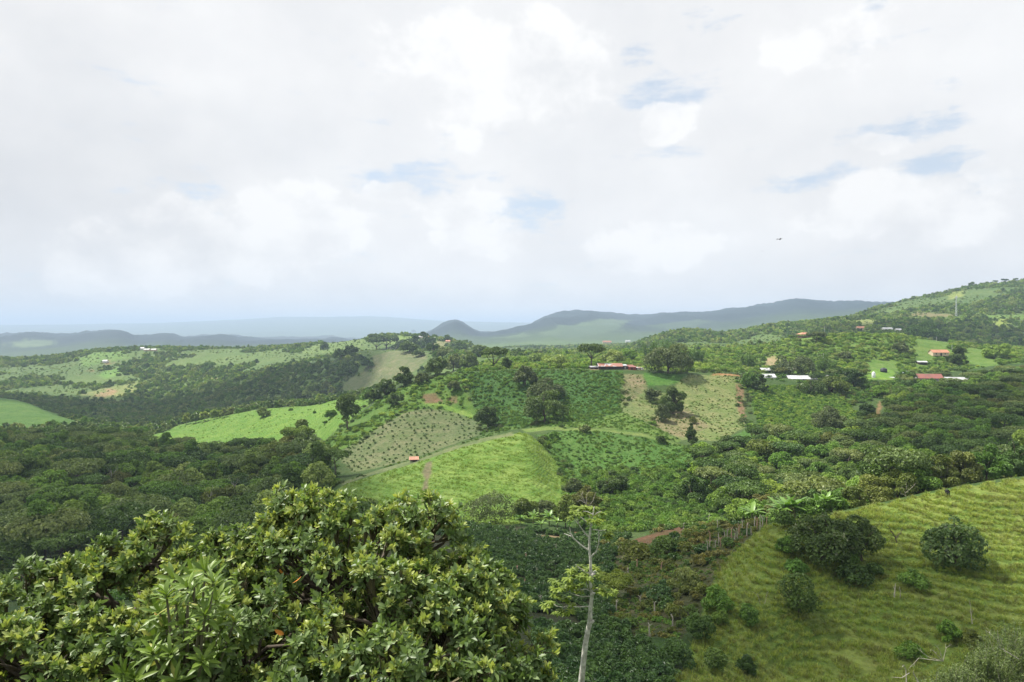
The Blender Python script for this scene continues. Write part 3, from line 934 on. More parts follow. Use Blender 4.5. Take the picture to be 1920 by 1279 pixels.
def stuff_scatter(name, label, meshes, pts, rot, scl, idx=None, rg=None):
    """uncountable cover: one object that sets out plant meshes on its points"""
    c = bpy.data.collections.new(name + '_plants')
    for i, me in enumerate(meshes):
        o = bpy.data.objects.new('%s_plant_%02d' % (name, i), me)
        c.objects.link(o)
    n = len(pts)
    if idx is None:
        idx = rg.integers(0, len(meshes), n)
    scl = np.asarray(scl, np.float32)
    if scl.ndim == 1:
        scl = np.stack([scl] * 3, 1)
    me = bpy.data.meshes.new(name)
    me.vertices.add(n)
    me.vertices.foreach_set('co', np.ascontiguousarray(pts, np.float32).ravel())
    for an, typ, key, d in (('turn', 'FLOAT', 'value', rot.astype(np.float32)), ('size', 'FLOAT_VECTOR', 'vector', scl.ravel()), ('pick', 'INT', 'value', idx.astype(np.int32))):
        a = me.attributes.new(an, typ, 'POINT')
        a.data.foreach_set(key, np.ascontiguousarray(d))
    o = link(name, me, kind='stuff', label=label)
    g = bpy.data.node_groups.new(name + '_scatter', 'GeometryNodeTree')
    g.interface.new_socket('Geometry', in_out='INPUT', socket_type='NodeSocketGeometry')
    g.interface.new_socket('Geometry', in_out='OUTPUT', socket_type='NodeSocketGeometry')
    N, L = g.nodes.new, g.links.new
    gi, go = N('NodeGroupInput'), N('NodeGroupOutput')
    ci = N('GeometryNodeCollectionInfo')
    ci.inputs[0].default_value = c
    ci.inputs[1].default_value = True
    ci.inputs[2].default_value = True

    def na(an, dt):
        q = N('GeometryNodeInputNamedAttribute')
        q.data_type = dt
        q.inputs[0].default_value = an
        return q.outputs[0]
    iop = N('GeometryNodeInstanceOnPoints')
    L(gi.outputs[0], iop.inputs['Points'])
    L(ci.outputs[0], iop.inputs['Instance'])
    iop.inputs['Pick Instance'].default_value = True
    L(na('pick', 'INT'), iop.inputs['Instance Index'])
    cx = N('ShaderNodeCombineXYZ')
    L(na('turn', 'FLOAT'), cx.inputs[2])
    L(cx.outputs[0], iop.inputs['Rotation'])
    L(na('size', 'FLOAT_VECTOR'), iop.inputs['Scale'])
    L(iop.outputs[0], go.inputs[0])
    md = o.modifiers.new('scatter', 'NODES')
    md.node_group = g
    return o


def on_ground(p, dz=0.0):
    return np.stack([p[:, 0], p[:, 1], height(p[:, 0], p[:, 1]) + dz], 1)


# foliage colours; M_LIT holds the sunlit brightness of the hill shrubs
M_FOREST = [leaf_mat('forest_leaf_dark', (0.018, 0.036, 0.014), (0.040, 0.066, 0.020), (0.030, 0.058, 0.026)),
            leaf_mat('forest_leaf_olive', (0.040, 0.058, 0.018), (0.066, 0.080, 0.024), (0.060, 0.058, 0.026)),
            leaf_mat('forest_leaf_grey', (0.044, 0.066, 0.036), (0.072, 0.094, 0.052), (0.092, 0.102, 0.060)),
            leaf_mat('forest_leaf_fresh', (0.036, 0.078, 0.018), (0.056, 0.104, 0.024), (0.074, 0.104, 0.028))]
M_LIT = [leaf_mat('hill_leaf_bright', (0.075, 0.14, 0.025), (0.125, 0.19, 0.035), (0.165, 0.215, 0.05)),
         leaf_mat('hill_leaf_green', (0.050, 0.11, 0.022), (0.080, 0.145, 0.030), (0.10, 0.15, 0.036)),
         leaf_mat('hill_leaf_pale', (0.11, 0.16, 0.07), (0.16, 0.20, 0.09), (0.19, 0.21, 0.10))]
M_LUSH = leaf_mat('slope_leaf_lush', (0.035, 0.085, 0.020), (0.055, 0.115, 0.026), (0.085, 0.14, 0.034))
M_DARK = leaf_mat('dark_leaf', (0.024, 0.040, 0.017), (0.040, 0.060, 0.024))
M_GREY = leaf_mat('grey_leaf', (0.038, 0.048, 0.034), (0.056, 0.066, 0.046))
M_COFFEE = leaf_mat('coffee_leaf', (0.014, 0.036, 0.016), (0.026, 0.054, 0.021), (0.034, 0.066, 0.024), rough=0.35, spec=0.5, trans=0.15)
M_SCRUB = [leaf_mat('scrub_leaf_olive', (0.052, 0.062, 0.022), (0.088, 0.092, 0.032)), leaf_mat('scrub_leaf_green', (0.030, 0.058, 0.022), (0.050, 0.080, 0.028)),
           leaf_mat('scrub_leaf_brown', (0.085, 0.072, 0.038), (0.12, 0.095, 0.05))]

# ---- valley forest: the nearest trees one by one, the far ones as a mass
LBL = {'forest_leaf_dark': 'dark green', 'forest_leaf_olive': 'olive green', 'forest_leaf_grey': 'grey green', 'forest_leaf_fresh': 'fresh green',
       'hill_leaf_bright': 'yellow green', 'hill_leaf_green': 'mid green', 'hill_leaf_pale': 'pale green', 'dark_leaf': 'blackish green', 'grey_leaf': 'dusty grey green',
       'slope_leaf_lush': 'lush green', 'scrub_leaf_olive': 'olive', 'scrub_leaf_green': 'green', 'scrub_leaf_brown': 'brownish'}


def size_word(s):
    return 'small' if s < 0.85 else 'large' if s > 1.15 else 'middling'


def grow(kind, name, cat, pts, rg, where, smin, smax, group, shape_words, cap=None, pick=None, dz=-0.3):
    """individuals of one kind; WHERE gives the words on the place of each"""
    out = []
    for i, p in enumerate(pts):
        cm, tm, a, h, m = kind.v[int(rg.integers(0, len(kind.v))) if pick is None else pick(p, rg)]
        s = rg.uniform(smin, smax)
        z = h1(p[0], p[1])
        lab = '%s %s %s %s' % (size_word(s), LBL[m.name], shape_words, where(p))
        out.append(put_tree(name, lab, cat, (p[0], p[1], z + dz), rg.uniform(0, 6.28), s, cm, tm, '%s %s' % (group, where(p)), sz=rg.uniform(0.85, 1.15)))
    return out


def forest_where(p):
    u, y = U0 + F * p[0] / p[1], p[1]
    d = 'along the foot of the bright crest pasture' if u > 560 and y < 420 else 'at the far edge under the sunlit pasture' if y > 470 and u > 270 else 'near the far left hill pasture' if y > 470 else \
        'beside the big glossy tree' if y < 285 and u > 330 else 'in the lower corner of the wood' if y < 285 else 'in the wood left of the young plantation' if u > 430 else \
        'in the middle of the shaded valley wood' if u > 210 else 'at the outer edge of the valley wood'
    return d


kf = Kind('forest_tree', M_FOREST + [M_FOREST[0], M_LIT[1]], 2, 8.2, 6.4, 5.5, 0.30, 30, 3000, 0.95, 'dome', 5)
kf_flat = Kind('forest_tree', [M_FOREST[0], M_FOREST[2], M_FOREST[3]], 2, 9.0, 5.2, 7.5, 0.28, 30, 2600, 0.95, 'flat', 6)
kf.v += kf_flat.v
kf.v += Kind('forest_tree', [M_FOREST[0], M_FOREST[3], M_LIT[2], M_FOREST[1]], 1, 5.2, 9.0, 5.0, 0.28, 26, 2400, 0.95, 'tall', 8).v
rg = np.random.default_rng(21)
zone = plan([(-160, 215), (-160, 600), (255, 600), (300, 530), (470, 490), (585, 450), (635, 345), (640, 305), (575, 335), (640, 262), (700, 225), (640, 205)])
pts = poisson([zone], 13.0, rg, 0.46, ['left_pasture', 'far_left_pasture', 'bright_pasture', 'seedling_field'])
pts = pts[np.argsort(pts[:, 1])]
vis = seen(pts, 12.0) & in_view(pts, 60)
pts = pts[vis]
one, rest = pts[:285], pts[285:]
grow(kf, 'forest_tree', 'tree', one, rg, forest_where, 0.5, 1.42, 'valley forest trees', 'rounded forest tree')
if len(rest):
    stuff_scatter('forest', 'dark mass of valley forest beyond the nearer trees', [v[0] for v in kf.v], on_ground(rest, -0.5), rg.uniform(0, 6.28, len(rest)), rg.uniform(0.65, 1.25, len(rest)), rg=rg)

# understorey below and between the trees
bush_meshes = [crown_mesh('understorey_bush', m, np.random.default_rng(60 + i), 2.6, 2.6, 12, 420, 0.7, 'bush') for i, m in enumerate(M_FOREST + [M_LIT[1]])]
def hash_pick(p, n):
    return int(abs(math.sin(p[0] * 12.9898 + p[1] * 78.233) * 43758.5453) % n)


# ---- wooded gully behind the near pasture and up the far slope
kg = Kind('gully_tree', [M_FOREST[0], M_FOREST[1], M_FOREST[2], M_FOREST[3], M_LIT[1], M_LUSH, M_LIT[0]], 2, 5.4, 4.8, 3.0, 0.22, 24, 2300, 0.80, 'dome', 9)
kg.v += Kind('gully_tree', [M_FOREST[0], M_FOREST[2]], 2, 6.6, 4.2, 4.6, 0.22, 24, 2200, 0.80, 'flat', 10).v


def gully_where(p):
    u, y = U0 + F * p[0] / p[1], p[1]
    return 'in the tree belt along the top of the near pasture' if y < 215 and u > 1480 else 'below the young shrub field' if u < 1600 and y > 290 else \
        'in the scrubby gully beside the tussocky pasture' if y < 290 and u < 1480 else 'in the gully beyond the tussocky pasture' if y < 300 else \
        'on the wooded slope under the red and white long shed' if u > 1660 and y > 400 else 'on the wooded slope beyond the gully'


rg = np.random.default_rng(31)
zone = plan([(1275, 300), (1330, 325), (1420, 345), (1545, 352), (1630, 425), (1650, 480), (1620, 520), (1420, 515), (1405, 540), (1640, 575), (1760, 565), (2010, 575), (2010, 178),
             (1920, 172), (1780, 168), (1640, 162), (1500, 163), (1450, 172), (1390, 205), (1330, 240)])
pts = poisson([zone], 9.2, rg, 0.45, ['shrub_field', 'near_pasture', 'tank_lawn', 'red_road'])
pts = pts[np.argsort(pts[:, 1])]
pts = pts[seen(pts, 8.0) & in_view(pts, 60) & clear_view(pts, 8.0)]
one, rest = pts[:290], pts[290:]
grow(kg, 'gully_tree', 'tree', one, rg, gully_where, 0.55, 1.15, 'trees of the wooded gully', 'bushy tree')
if len(rest):
    stuff_scatter('slope_woodland', 'wooded slope of mixed trees beyond the gully', [v[0] for v in kg.v], on_ground(rest, -0.5), rg.uniform(0, 6.28, len(rest)), rg.uniform(0.5, 1.1, len(rest)), rg=rg)
print('gully', len(one), len(rest))

# pale and bare trees standing out of the valley forest
rgb = np.random.default_rng(37)
for i, (u, v) in enumerate(((12, 1010), (95, 1030), (255, 975), (290, 985), (362, 940), (395, 955), (440, 930), (160, 905), (210, 890), (330, 900), (505, 900), (80, 860), (420, 875), (560, 905))):
    y = float(np.interp(v, [830, 900, 1040], [480, 360, 235]))
    x = (u - U0) / F * y
    z = h1(x, y)
    P = [limb((0, 0, -.5), (rgb.normal(0, .5), rgb.normal(0, .5), 11.5), .26, .14, rgb, 5, .03)]
    for j in range(7):
        a = rgb.uniform(0, 6.28)
        P.append(limb((0, 0, rgb.uniform(7, 11)), (3 * math.cos(a), 3 * math.sin(a), rgb.uniform(12, 15.5)), .10, .03, rgb, 4, .08))
    o = bpy.data.objects.new('bare_tree', None)
    COL.objects.link(o)
    o.location = (x, y, z)
    o['label'], o['category'], o['group'] = 'pale half bare tree standing out of the shaded valley forest', 'tree', 'bare forest trees'
    link('trunk', tube_mesh('bare_trunk', P, PALE_BARK, 5), o)
    cmx = crown_mesh('bare_crown', M_LIT[2] if i % 2 else M_FOREST[2], rgb, 3.4, 3.0, 9, 260, 0.7, 'flat')
    c_ = link('crown', cmx, o)
    c_.location = (0, 0, 12.0)

# ---- shrubs: lush slope, shrub field, sunlit hilltop, scrub
def bushes(name, mats, n, rx, rz, nc, nl, leaf, seed, shape='bush'):
    out = []
    for j, m in enumerate(mats):
        for i in range(n):
            r = np.random.default_rng(seed + 17 * j + i)
            out.append(crown_mesh(name, m, r, rx * r.uniform(0.85, 1.15), rz * r.uniform(0.85, 1.15), nc, nl, leaf, shape))
    return out


def cover(name, label, meshes, polys, sp, smin, smax, seed, excl=(), top=2.5, thin=None, dz=-0.15, pw=1.0):
    r = np.random.default_rng(seed)
    p = poisson(polys, sp, r, 0.48, excl)
    p = p[in_view(p, 80) & seen(p, top) & clear_view(p, top)]
    if thin is not None:
        t, sc_, s_ = thin
        p = p[fbm(p[:, 0] / sc_, p[:, 1] / sc_, 3, s_) > t]
    s = smin + (smax - smin) * r.uniform(0, 1, len(p)) ** pw
    print(name, len(p))
    return stuff_scatter(name, label, meshes, on_ground(p, dz), r.uniform(0, 6.28, len(p)), np.stack([s, s, s * r.uniform(0.8, 1.25, len(p))], 1), rg=r)


hill_b = bushes('hill_bush', M_LIT[:2] + [M_LIT[2]] + [M_FOREST[3]], 2, 3.2, 3.0, 12, 420, 0.85, 100)
cover('hillside_shrubbery', 'sunlit yellow green shrubs covering the hilltop behind the fields', hill_b,
      [FIELDS['hill_top'][0]], 5.0, 0.35, 1.25, 41, ['tan_bank', 'tank_lawn', 'house_ledge', 'red_bank'], 4, (-0.6, 60, 5), pw=1.5)
lush_b = bushes('lush_bush', [M_LUSH, M_LIT[1], M_FOREST[3]], 2, 1.9, 1.7, 9, 260, 0.6, 140)
cover('slope_shrubbery', 'lush green weeds and shrubs on the slope below the farm shed', lush_b, [FIELDS['lush_slope'][0]], 1.7, 0.14, 0.9, 42, ['grass_path'], 2, (-0.55, 18, 8), pw=2.2)
field_b = bushes('field_bush', [M_LIT[1], M_LUSH, M_LIT[0]], 2, 1.9, 1.9, 9, 260, 0.6, 170)
cover('shrub_crop', 'rows of bright green shrubby crop under the white roofed house', field_b, [FIELDS['shrub_field'][0]], 2.5, 0.6, 1.2, 43, (), 2)
cover('crest_weeds', 'low weeds on the grassy slope right of the bright pasture', lush_b, [FIELDS['right_of_crest'][0], FIELDS['mid_band'][0], FIELDS['fold_grass'][0]], 1.6, 0.10, 0.7, 44, ['crest_path', 'grass_path'], 1, (-0.5, 14, 18), pw=3.0)
cover('shoulder_weeds', 'weedy shrubs on the shoulder above the young plantation', lush_b + hill_b[:4], [FIELDS['shoulder'][0]], 2.2, 0.08, 0.85, 45, ['red_scar', 'grass_path', 'left_pasture', 'seedling_field'], 2, (-0.3, 25, 28), pw=2.8)
gar = plan([(1062, 232), (1105, 205), (1200, 195), (1290, 192), (1370, 200), (1335, 240), (1280, 300), (1130, 306), (1085, 300), (1072, 262)])
gar_b = bushes('garden_bush', [M_LUSH, M_LIT[1], M_FOREST[3], M_FOREST[0]], 2, 2.3, 2.2, 10, 420, 0.55, 190)
cover('garden_thicket', 'lush green thicket between the bright pasture and the coffee', gar_b, [gar], 2.7, 0.5, 1.15, 46, ['near_pasture', 'red_cut', 'bright_pasture'], 2.5)
mid_b = bushes('low_bush', [M_FOREST[0], M_FOREST[1], M_FOREST[3], M_LUSH], 2, 2.4, 2.0, 9, 300, 0.65, 220)
und = plan([(-160, 200), (-160, 640), (268, 640), (480, 580), (600, 480), (640, 400), (632, 350), (640, 262), (720, 215), (700, 180), (400, 170), (0, 170)])
cover('undergrowth', 'dark undergrowth between the trees of the valley', mid_b, [und], 6.5, 0.7, 1.5, 47, ['left_pasture', 'far_left_pasture', 'bright_pasture', 'seedling_field', 'fold_track'], 3)
cover('gully_undergrowth', 'green undergrowth between the trees of the gully', mid_b + lush_b[:4], [zone, plan([(1530, 430), (1665, 470), (1680, 565), (1405, 560), (1405, 512), (1575, 500)])], 4.2, 0.6, 1.4, 48, ['shrub_field', 'near_pasture', 'tank_lawn', 'red_road'], 3)
cover('pasture_weeds', 'low weeds and tussocks on the sunlit left pasture', bushes('pasture_weed', [M_LIT[1], M_LIT[0]], 2, 1.5, 0.7, 6, 90, 0.7, 610), [FIELDS['left_pasture'][0]], 4.0, 0.15, 0.8, 55, (), 1, (-0.15, 30, 13), pw=2.4)
cover('field_weeds', 'small weeds scattered over the dry brown field', bushes('dry_weed', [M_LUSH, M_SCRUB[0], M_FOREST[1]], 2, 0.8, 0.7, 5, 60, 0.4, 230), [FIELDS['brown_field'][0]], 1.7, 0.2, 1.2, 49, (), 1, (-0.2, 14, 12), pw=3.0)

# ---- distant woods
far_m = []
for j, m in enumerate(M_FOREST[:1] + M_FOREST[2:] + M_LIT[1:] + M_LIT[:1]):
    for i in range(2):
        r = np.random.default_rng(300 + 10 * j + i)
        far_m.append(crown_mesh('far_crown', m, r, 6.5, 7.5, 12, 300, 2.1, 'dome'))
patches = ['ridge_hay', 'ridge_hay_low', 'left_pasture', 'far_left_pasture', 'hill_top', 'plateau']
z1 = plan([(-120, 640), (-120, 1250), (560, 1250), (760, 900), (800, 640), (770, 545), (640, 560), (600, 640), (440, 650), (268, 640)])
cover('valley_woodland', 'dark woods filling the valley between the left pastures', far_m[:6] + far_m[:4], [z1], 9.5, 0.55, 1.15, 51, patches + ['shoulder', 'seedling_field'], 8, (-0.75, 150, 3), dz=-1.0)
z2 = plan([(-120, 1250), (-120, 3000), (900, 2700), (2040, 2700), (2040, 770), (1640, 800), (1508, 775), (1280, 790), (985, 900), (800, 900), (760, 900), (560, 1250)])
cover('distant_woodland', 'woods and bushes over the distant hillsides', far_m, [z2], 12.0, 0.5, 1.3, 52, patches + [k for k in FIELDS if k.startswith('patch')], 8, (-0.2, 150, 7), dz=-1.0, pw=1.1)
cover('distant_bushes', 'scattered bushes on the open distant slopes', far_m, [z2], 14.0, 0.15, 0.5, 53, ['ridge_hay'], 4, (-0.25, 90, 37), dz=-0.5, pw=1.6)

# ---- coffee: rows of low round bushes, the nearest ones one by one
cof = [crown_mesh('coffee_bush', M_COFFEE, np.random.default_rng(400 + i), 1.18, 1.95, 12, 620, 0.36, 'bush', 1.0, 0.45) for i in range(5)]
rg = np.random.default_rng(61)
cz = plan([(690, 62), (690, 200), (830, 214), (1000, 204), (1110, 198), (1185, 188), (1150, 162), (1135, 130), (1150, 105), (1190, 96), (1260, 84), (1240, 62)])
rows = []
for i in range(110):
    y0 = 60 + i * 1.62
    xs = np.arange(-40, 40, 1.75) + rg.uniform(-.3, .3)
    yy = y0 + 0.10 * xs + 3.0 * fbm(xs / 25, np.full_like(xs, y0 / 25), 2, 77) + rg.uniform(-.25, .25, len(xs))
    rows.append(np.stack([xs + rg.uniform(-.35, .35, len(xs)), yy], 1))
pts = np.concatenate(rows)
pts = pts[inside(cz, pts[:, 0], pts[:, 1])]
gaps = fbm(pts[:, 0] / 9, pts[:, 1] / 9, 3, 91)
pts = pts[(gaps > -0.42) & ~inside(FIELDS['garden_path'][0], pts[:, 0], pts[:, 1])]
v = np.array([VH - F * (h1(*p) + 1.5 - CZ) / p[1] for p in pts])
u = U0 + F * pts[:, 0] / pts[:, 1]
# bushes the big tree in front hides are left out
sil = np.interp(u, [690, 790, 850, 920, 980, 1030, 1090, 1100], [955, 945, 985, 1050, 1110, 1210, 1290, 1400])
keep = (v < 1300) & (v < sil + 25)
pts, v, u = pts[keep], v[keep], u[keep]
order = np.argsort(pts[:, 1])
pts, u = pts[order], u[order]
for p, uu in zip(pts[:290], u[:290]):
    wh = 'left of the white barked tree' if uu < 1085 else 'below the dry scrub' if uu > 1120 else 'behind the trunk of the white barked tree'
    s = rg.uniform(0.75, 1.2)
    put_tree('coffee_bush', 'dark glossy coffee bush in the rows ' + wh, 'coffee bush', (p[0], p[1], h1(*p) - 0.1), rg.uniform(0, 6.28), s, cof[int(rg.integers(0, 5))], None, 'coffee bushes ' + wh, sz=rg.uniform(0.8, 1.15))
if len(pts) > 290:
    q = pts[290:]
    stuff_scatter('coffee_plantation', 'far rows of dark green coffee', cof, on_ground(q, -0.1), rg.uniform(0, 6.28, len(q)), rg.uniform(0.75, 1.2, len(q)), rg=rg)
print('coffee', len(pts))

# ---- young plantation: spaced dark seedlings on the mulched field
sd = [crown_mesh('plantation_seedling', leaf_mat('seedling_leaf', (0.026, 0.052, 0.020), (0.040, 0.070, 0.026)), np.random.default_rng(430 + i), 1.15, 1.7, 6, 130, 0.5, 'bush') for i in range(4)]
poly = FIELDS['seedling_field'][0]
lo, hi = poly.min(0), poly.max(0)
k = 0
for j in range(40):
    for i in range(60):
        x, y = lo[0] + i * 3.9 + (j % 2) * 2.0 + rg.uniform(-1.1, 1.1), lo[1] + j * 4.1 + rg.uniform(-1.2, 1.2)
        if inside(poly, np.array([x]), np.array([y]))[0] and k < 300 and rg.uniform() > 0.12 + 0.5 * (fbm(np.array([x / 14]), np.array([y / 14]), 2, 66)[0] > .35):
            u_ = U0 + F * x / y
            wh = 'lower left part' if u_ < 720 else 'middle' if u_ < 810 else 'upper part'
            put_tree('plantation_seedling', 'dark round seedling bush on mulch, %s of the young plantation' % wh, 'seedling', (x, y, h1(x, y) - 0.1), rg.uniform(0, 6.28), 0.32 + 0.62 * rg.uniform() ** .8, sd[k % 4], None, 'seedlings in the ' + wh)
            k += 1
print('seedlings', k)

# ---- dry scrub slope
scr = bushes('scrub_bush', M_SCRUB + [M_FOREST[1], M_COFFEE], 2, 1.7, 1.6, 9, 420, 0.42, 450)
rg = np.random.default_rng(71)
p = poisson([FIELDS['scrub'][0]], 2.7, rg, 0.48, ['red_cut', 'near_pasture'])
p = p[fbm(p[:, 0] / 8, p[:, 1] / 8, 2, 15) > -0.25]
p = p[np.argsort(p[:, 1])][:280]
for q in p:
    i = int(rg.integers(0, len(scr)))
    u_, tone = U0 + F * q[0] / q[1], LBL.get(scr[i].materials[0].name, 'dark green')
    wh = 'beside the row of living fence posts' if q[1] > 128 else 'on the bare soil above the coffee' if u_ < 1210 else 'beside the lower edge of the tussocky pasture'
    s = 0.3 + 0.95 * rg.uniform() ** 1.5
    put_tree('scrub_bush', '%s %s scrub bush %s' % ('low' if s < 0.8 else 'tall', tone, wh), 'bush', (q[0], q[1], h1(*q) - 0.1), rg.uniform(0, 6.28), s, scr[i], None, 'scrub bushes ' + wh, sz=rg.uniform(0.8, 1.2))
cover('scrub_weeds', 'dry weeds and seedlings covering the soil of the scrub slope', bushes('scrub_weed', [M_SCRUB[0], M_SCRUB[1], M_SCRUB[2], M_LUSH], 2, 0.8, 0.7, 6, 130, 0.32, 480), [FIELDS['scrub'][0]], 1.15, 0.3, 1.1, 75, ['red_cut'], 0.6, (-0.25, 7, 44), pw=1.5)

# dry weeds and tussocks on the near ground
def tuft_mesh(name, mat, r, n, h, w, spread):
    a = r.uniform(0, 6.28, n)
    rad = spread * np.sqrt(r.uniform(0, 1, n))
    base = np.stack([rad * np.cos(a), rad * np.sin(a), np.zeros(n)], 1)
    lean = np.stack([np.cos(a), np.sin(a), np.zeros(n)], 1) * r.uniform(0.2, 1.0, n)[:, None] + r.normal(0, .25, (n, 3))
    hh = h * r.uniform(0.5, 1.2, n)[:, None]
    side = np.stack([-np.sin(a), np.cos(a), np.zeros(n)], 1) * w
    up = np.array((0, 0, 1.0))
    m1 = base + (up * 0.6 + lean * 0.35) * hh
    m2 = base + (up * 0.82 + lean * 0.9) * hh
    v = np.stack([base - side * .6, base + side * .6, m1 + side * .5, m1 - side * .5, m1 - side * .5, m1 + side * .5, m2 + side * .12, m2 - side * .12], 1).reshape(-1, 3)
    return new_mesh(name, v, np.arange(len(v)), 4, mat, False, [('tint', 'FACE', 'FLOAT', np.repeat(r.uniform(0, 1, n), 2).astype(np.float32))])


M_GRASS = [leaf_mat('pasture_grass', (0.14, 0.16, 0.045), (0.165, 0.185, 0.052), (0.17, 0.17, 0.068), rough=0.7, spec=0.2, trans=0.3),
           leaf_mat('pasture_grass_fresh', (0.115, 0.16, 0.042), (0.14, 0.18, 0.05), rough=0.7, spec=0.2, trans=0.3),
           leaf_mat('pasture_grass_dry', (0.085, 0.078, 0.038), (0.11, 0.10, 0.05), rough=0.7, spec=0.2, trans=0.3)]
tufts = [tuft_mesh('grass_tuft', M_GRASS[(0, 0, 1, 0, 2)[i]], np.random.default_rng(470 + i), 46, 0.62, 0.035, 0.38) for i in range(5)]
rg = np.random.default_rng(72)
p = poisson([FIELDS['near_pasture'][0]], 0.66, rg, 0.48)
p = p[in_view(p, 40) & seen(p, 0.6)]
ph = np.sin(terrace_phase(p[:, 0], p[:, 1], height(p[:, 0], p[:, 1])))
w_ = ph + 0.9 * fbm(p[:, 0] / 3.0, p[:, 1] / 3.0, 3, 47)
p, ph = p[w_ > -0.55], ph[w_ > -0.55]
s_ = rg.uniform(0.45, 1.15, len(p)) * (0.85 + 0.25 * ph)
pp = on_ground(p)
pp[:, 2] += 0.12 * ph + 0.20 * fbm(p[:, 0] / 1.7, p[:, 1] / 1.7, 3, 41) - 0.03
CG = leaf_mat('crest_grass', (0.085, 0.125, 0.028), (0.105, 0.145, 0.034), rough=0.7, spec=0.2, trans=0.3)
ctuft = [tuft_mesh('crest_tuft', CG, np.random.default_rng(490 + i), 26, 0.55, 0.10, 0.7) for i in range(3)]
q = poisson([FIELDS['bright_pasture'][0]], 1.15, rg, 0.48, ['erosion', 'fold_track'])
q = q[seen(q, 0.5)]
zq = height(q[:, 0], q[:, 1])
w_ = np.sin(zq * 2 * math.pi / 1.0 + 6.0 * fbm(q[:, 0] / 18, q[:, 1] / 18, 4, 61))
w_ = 0.55 * w_ + 1.0 * fbm(q[:, 0] / 5, q[:, 1] / 5, 3, 63)
q, w_ = q[w_ > -0.25], w_[w_ > -0.25]
stuff_scatter('crest_grass', 'bright tufted grass in uneven cattle trodden rows on the crest pasture', ctuft, on_ground(q, -0.05), rg.uniform(0, 6.28, len(q)), rg.uniform(0.35, 1.2, len(q)) * (0.75 + .3 * w_), rg=rg)
stuff_scatter('pasture_grass', 'tussocky rough grass of the near pasture', tufts, pp, rg.uniform(0, 6.28, len(p)), s_, rg=rg)
# ------------------------------------------------------------------ single trees one can point at, placed where they stand
def kit(mat, shape, seed, rx, rz, h, r0, nc, nl, leaf, bark=None):
    k = Kind('single', [mat], 1, rx, rz, h, r0, nc, nl, leaf, shape, seed, bark)
    return k.v[0]


def hero(name, label, u, vb, wpx, hpx, mat, shape='dome', trunk=0.28, cat='tree', seed=0, nc=22, nl=1500, bark=None, y=None, leafpx=3.3, group=None):
    """u, vb: foot of the tree; its width and height follow from its distance"""
    if y is None:
        g = ground_at(u, vb)
        y = g[1]
    x = (u - U0) / F * y
    z = h1(x, y)
    W, H = wpx / F * y, hpx / F * y
    trunk = trunk * (0.55 if shape == 'dome' else 1)
    th = H * trunk
    leaf = leafpx / F * y
    W, leaf = W * 1.05, leaf * 1.2
    nl = int(max(nl, min(9000, 2.4 * 6.28 * (W / 2) * max(W / 2, (H - th)) / (0.363 * leaf * leaf))))
    cm, tm, a, hh, m = kit(mat, shape, seed + int(u) * 7, W / 2, (H - th), th, max(0.05, W * 0.028) if trunk > 0.02 else 0, nc, nl, leaf, bark)
    return put_tree(name, label, cat, (x, y, z - 0.1), random.uniform(0, 6.28), 1.0, cm, tm, group)


D, GR, FO, FG, FF = M_DARK, M_GREY, M_FOREST[1], M_FOREST[2], M_FOREST[3]
hero('umbrella_tree', 'dark spreading tree with bare trunk behind the left end of the farm shed', 1110, 690, 56, 46, D, 'flat', 0.42, nl=1800)
hero('spreading_tree', 'wide grey green tree right of the farm shed on the plateau', 1253, 700, 92, 52, GR, 'dome', 0.16, nl=2200, nc=30)
hero('roadside_tree', 'tall dark tree standing in the corner of the left sunlit pasture', 652, 806, 52, 74, D, 'tall', 0.22, nl=1800)
hero('hillside_tree', 'small dark tree at the foot of the grass path', 914, 802, 48, 50, D, 'dome', 0.15)
hero('hillside_tree', 'broad blackish tree in the middle of the lush slope', 1022, 792, 72, 66, D, 'dome', 0.12, nl=2200, nc=30)
hero('hillside_tree', 'dusty grey green tree above the broad blackish one', 1022, 752, 66, 44, GR, 'dome', 0.12)
hero('hillside_tree', 'dusty grey tree at the top of the lush slope', 985, 722, 52, 38, GR, 'dome', 0.12)
hero('hillside_bush', 'pale green bush below the broad blackish tree', 1095, 812, 34, 16, FG, 'bush', 0.0, cat='bush', nl=500)
hero('hillside_tree', 'dark tree in the middle of the brown field', 1262, 776, 56, 56, D, 'dome', 0.10, nl=1900)
hero('hillside_tree', 'greyish tree just left of the dark one in the brown field', 1240, 790, 34, 38, GR, 'tall', 0.08)
hero('hillside_bush', 'loose grey bush above the dark tree in the brown field', 1225, 752, 34, 26, GR, 'bush', 0.0, cat='bush', nl=700)
hero('cone_tree', 'dark pointed tree at the lower edge of the brown field', 1296, 836, 26, 44, D, 'cone', 0.1)
hero('hillside_bush', 'dark round bush left of the pointed tree', 1240, 832, 22, 20, D, 'bush', 0.0, cat='bush', nl=500)
hero('hillside_bush', 'rounded bush in the upper part of the brown field', 1300, 794, 16, 14, FO, 'bush', 0.0, cat='bush', nl=300)
hero('pasture_bush', 'big round grey green bush at the foot of the bright pasture', 918, 984, 96, 66, GR, 'bush', 0.0, cat='bush', nl=3200, nc=36, leafpx=2.4)
hero('pasture_bush', 'dark brownish bush beside the big round one', 985, 976, 56, 44, M_FOREST[1], 'bush', 0.0, cat='bush', nl=1600, nc=24)
hero('pasture_bush', 'loose grey bush at the right corner of the bright pasture', 1022, 968, 40, 34, GR, 'bush', 0.0, cat='bush', nl=1000)
hero('hillside_tree', 'olive tree right of the bright pasture foot', 1060, 990, 44, 66, FO, 'tall', 0.15, nl=1500)
hero('hillside_tree', 'olive brown tree behind the white barked tree top', 1102, 965, 66, 56, FO, 'dome', 0.15, nl=1700)
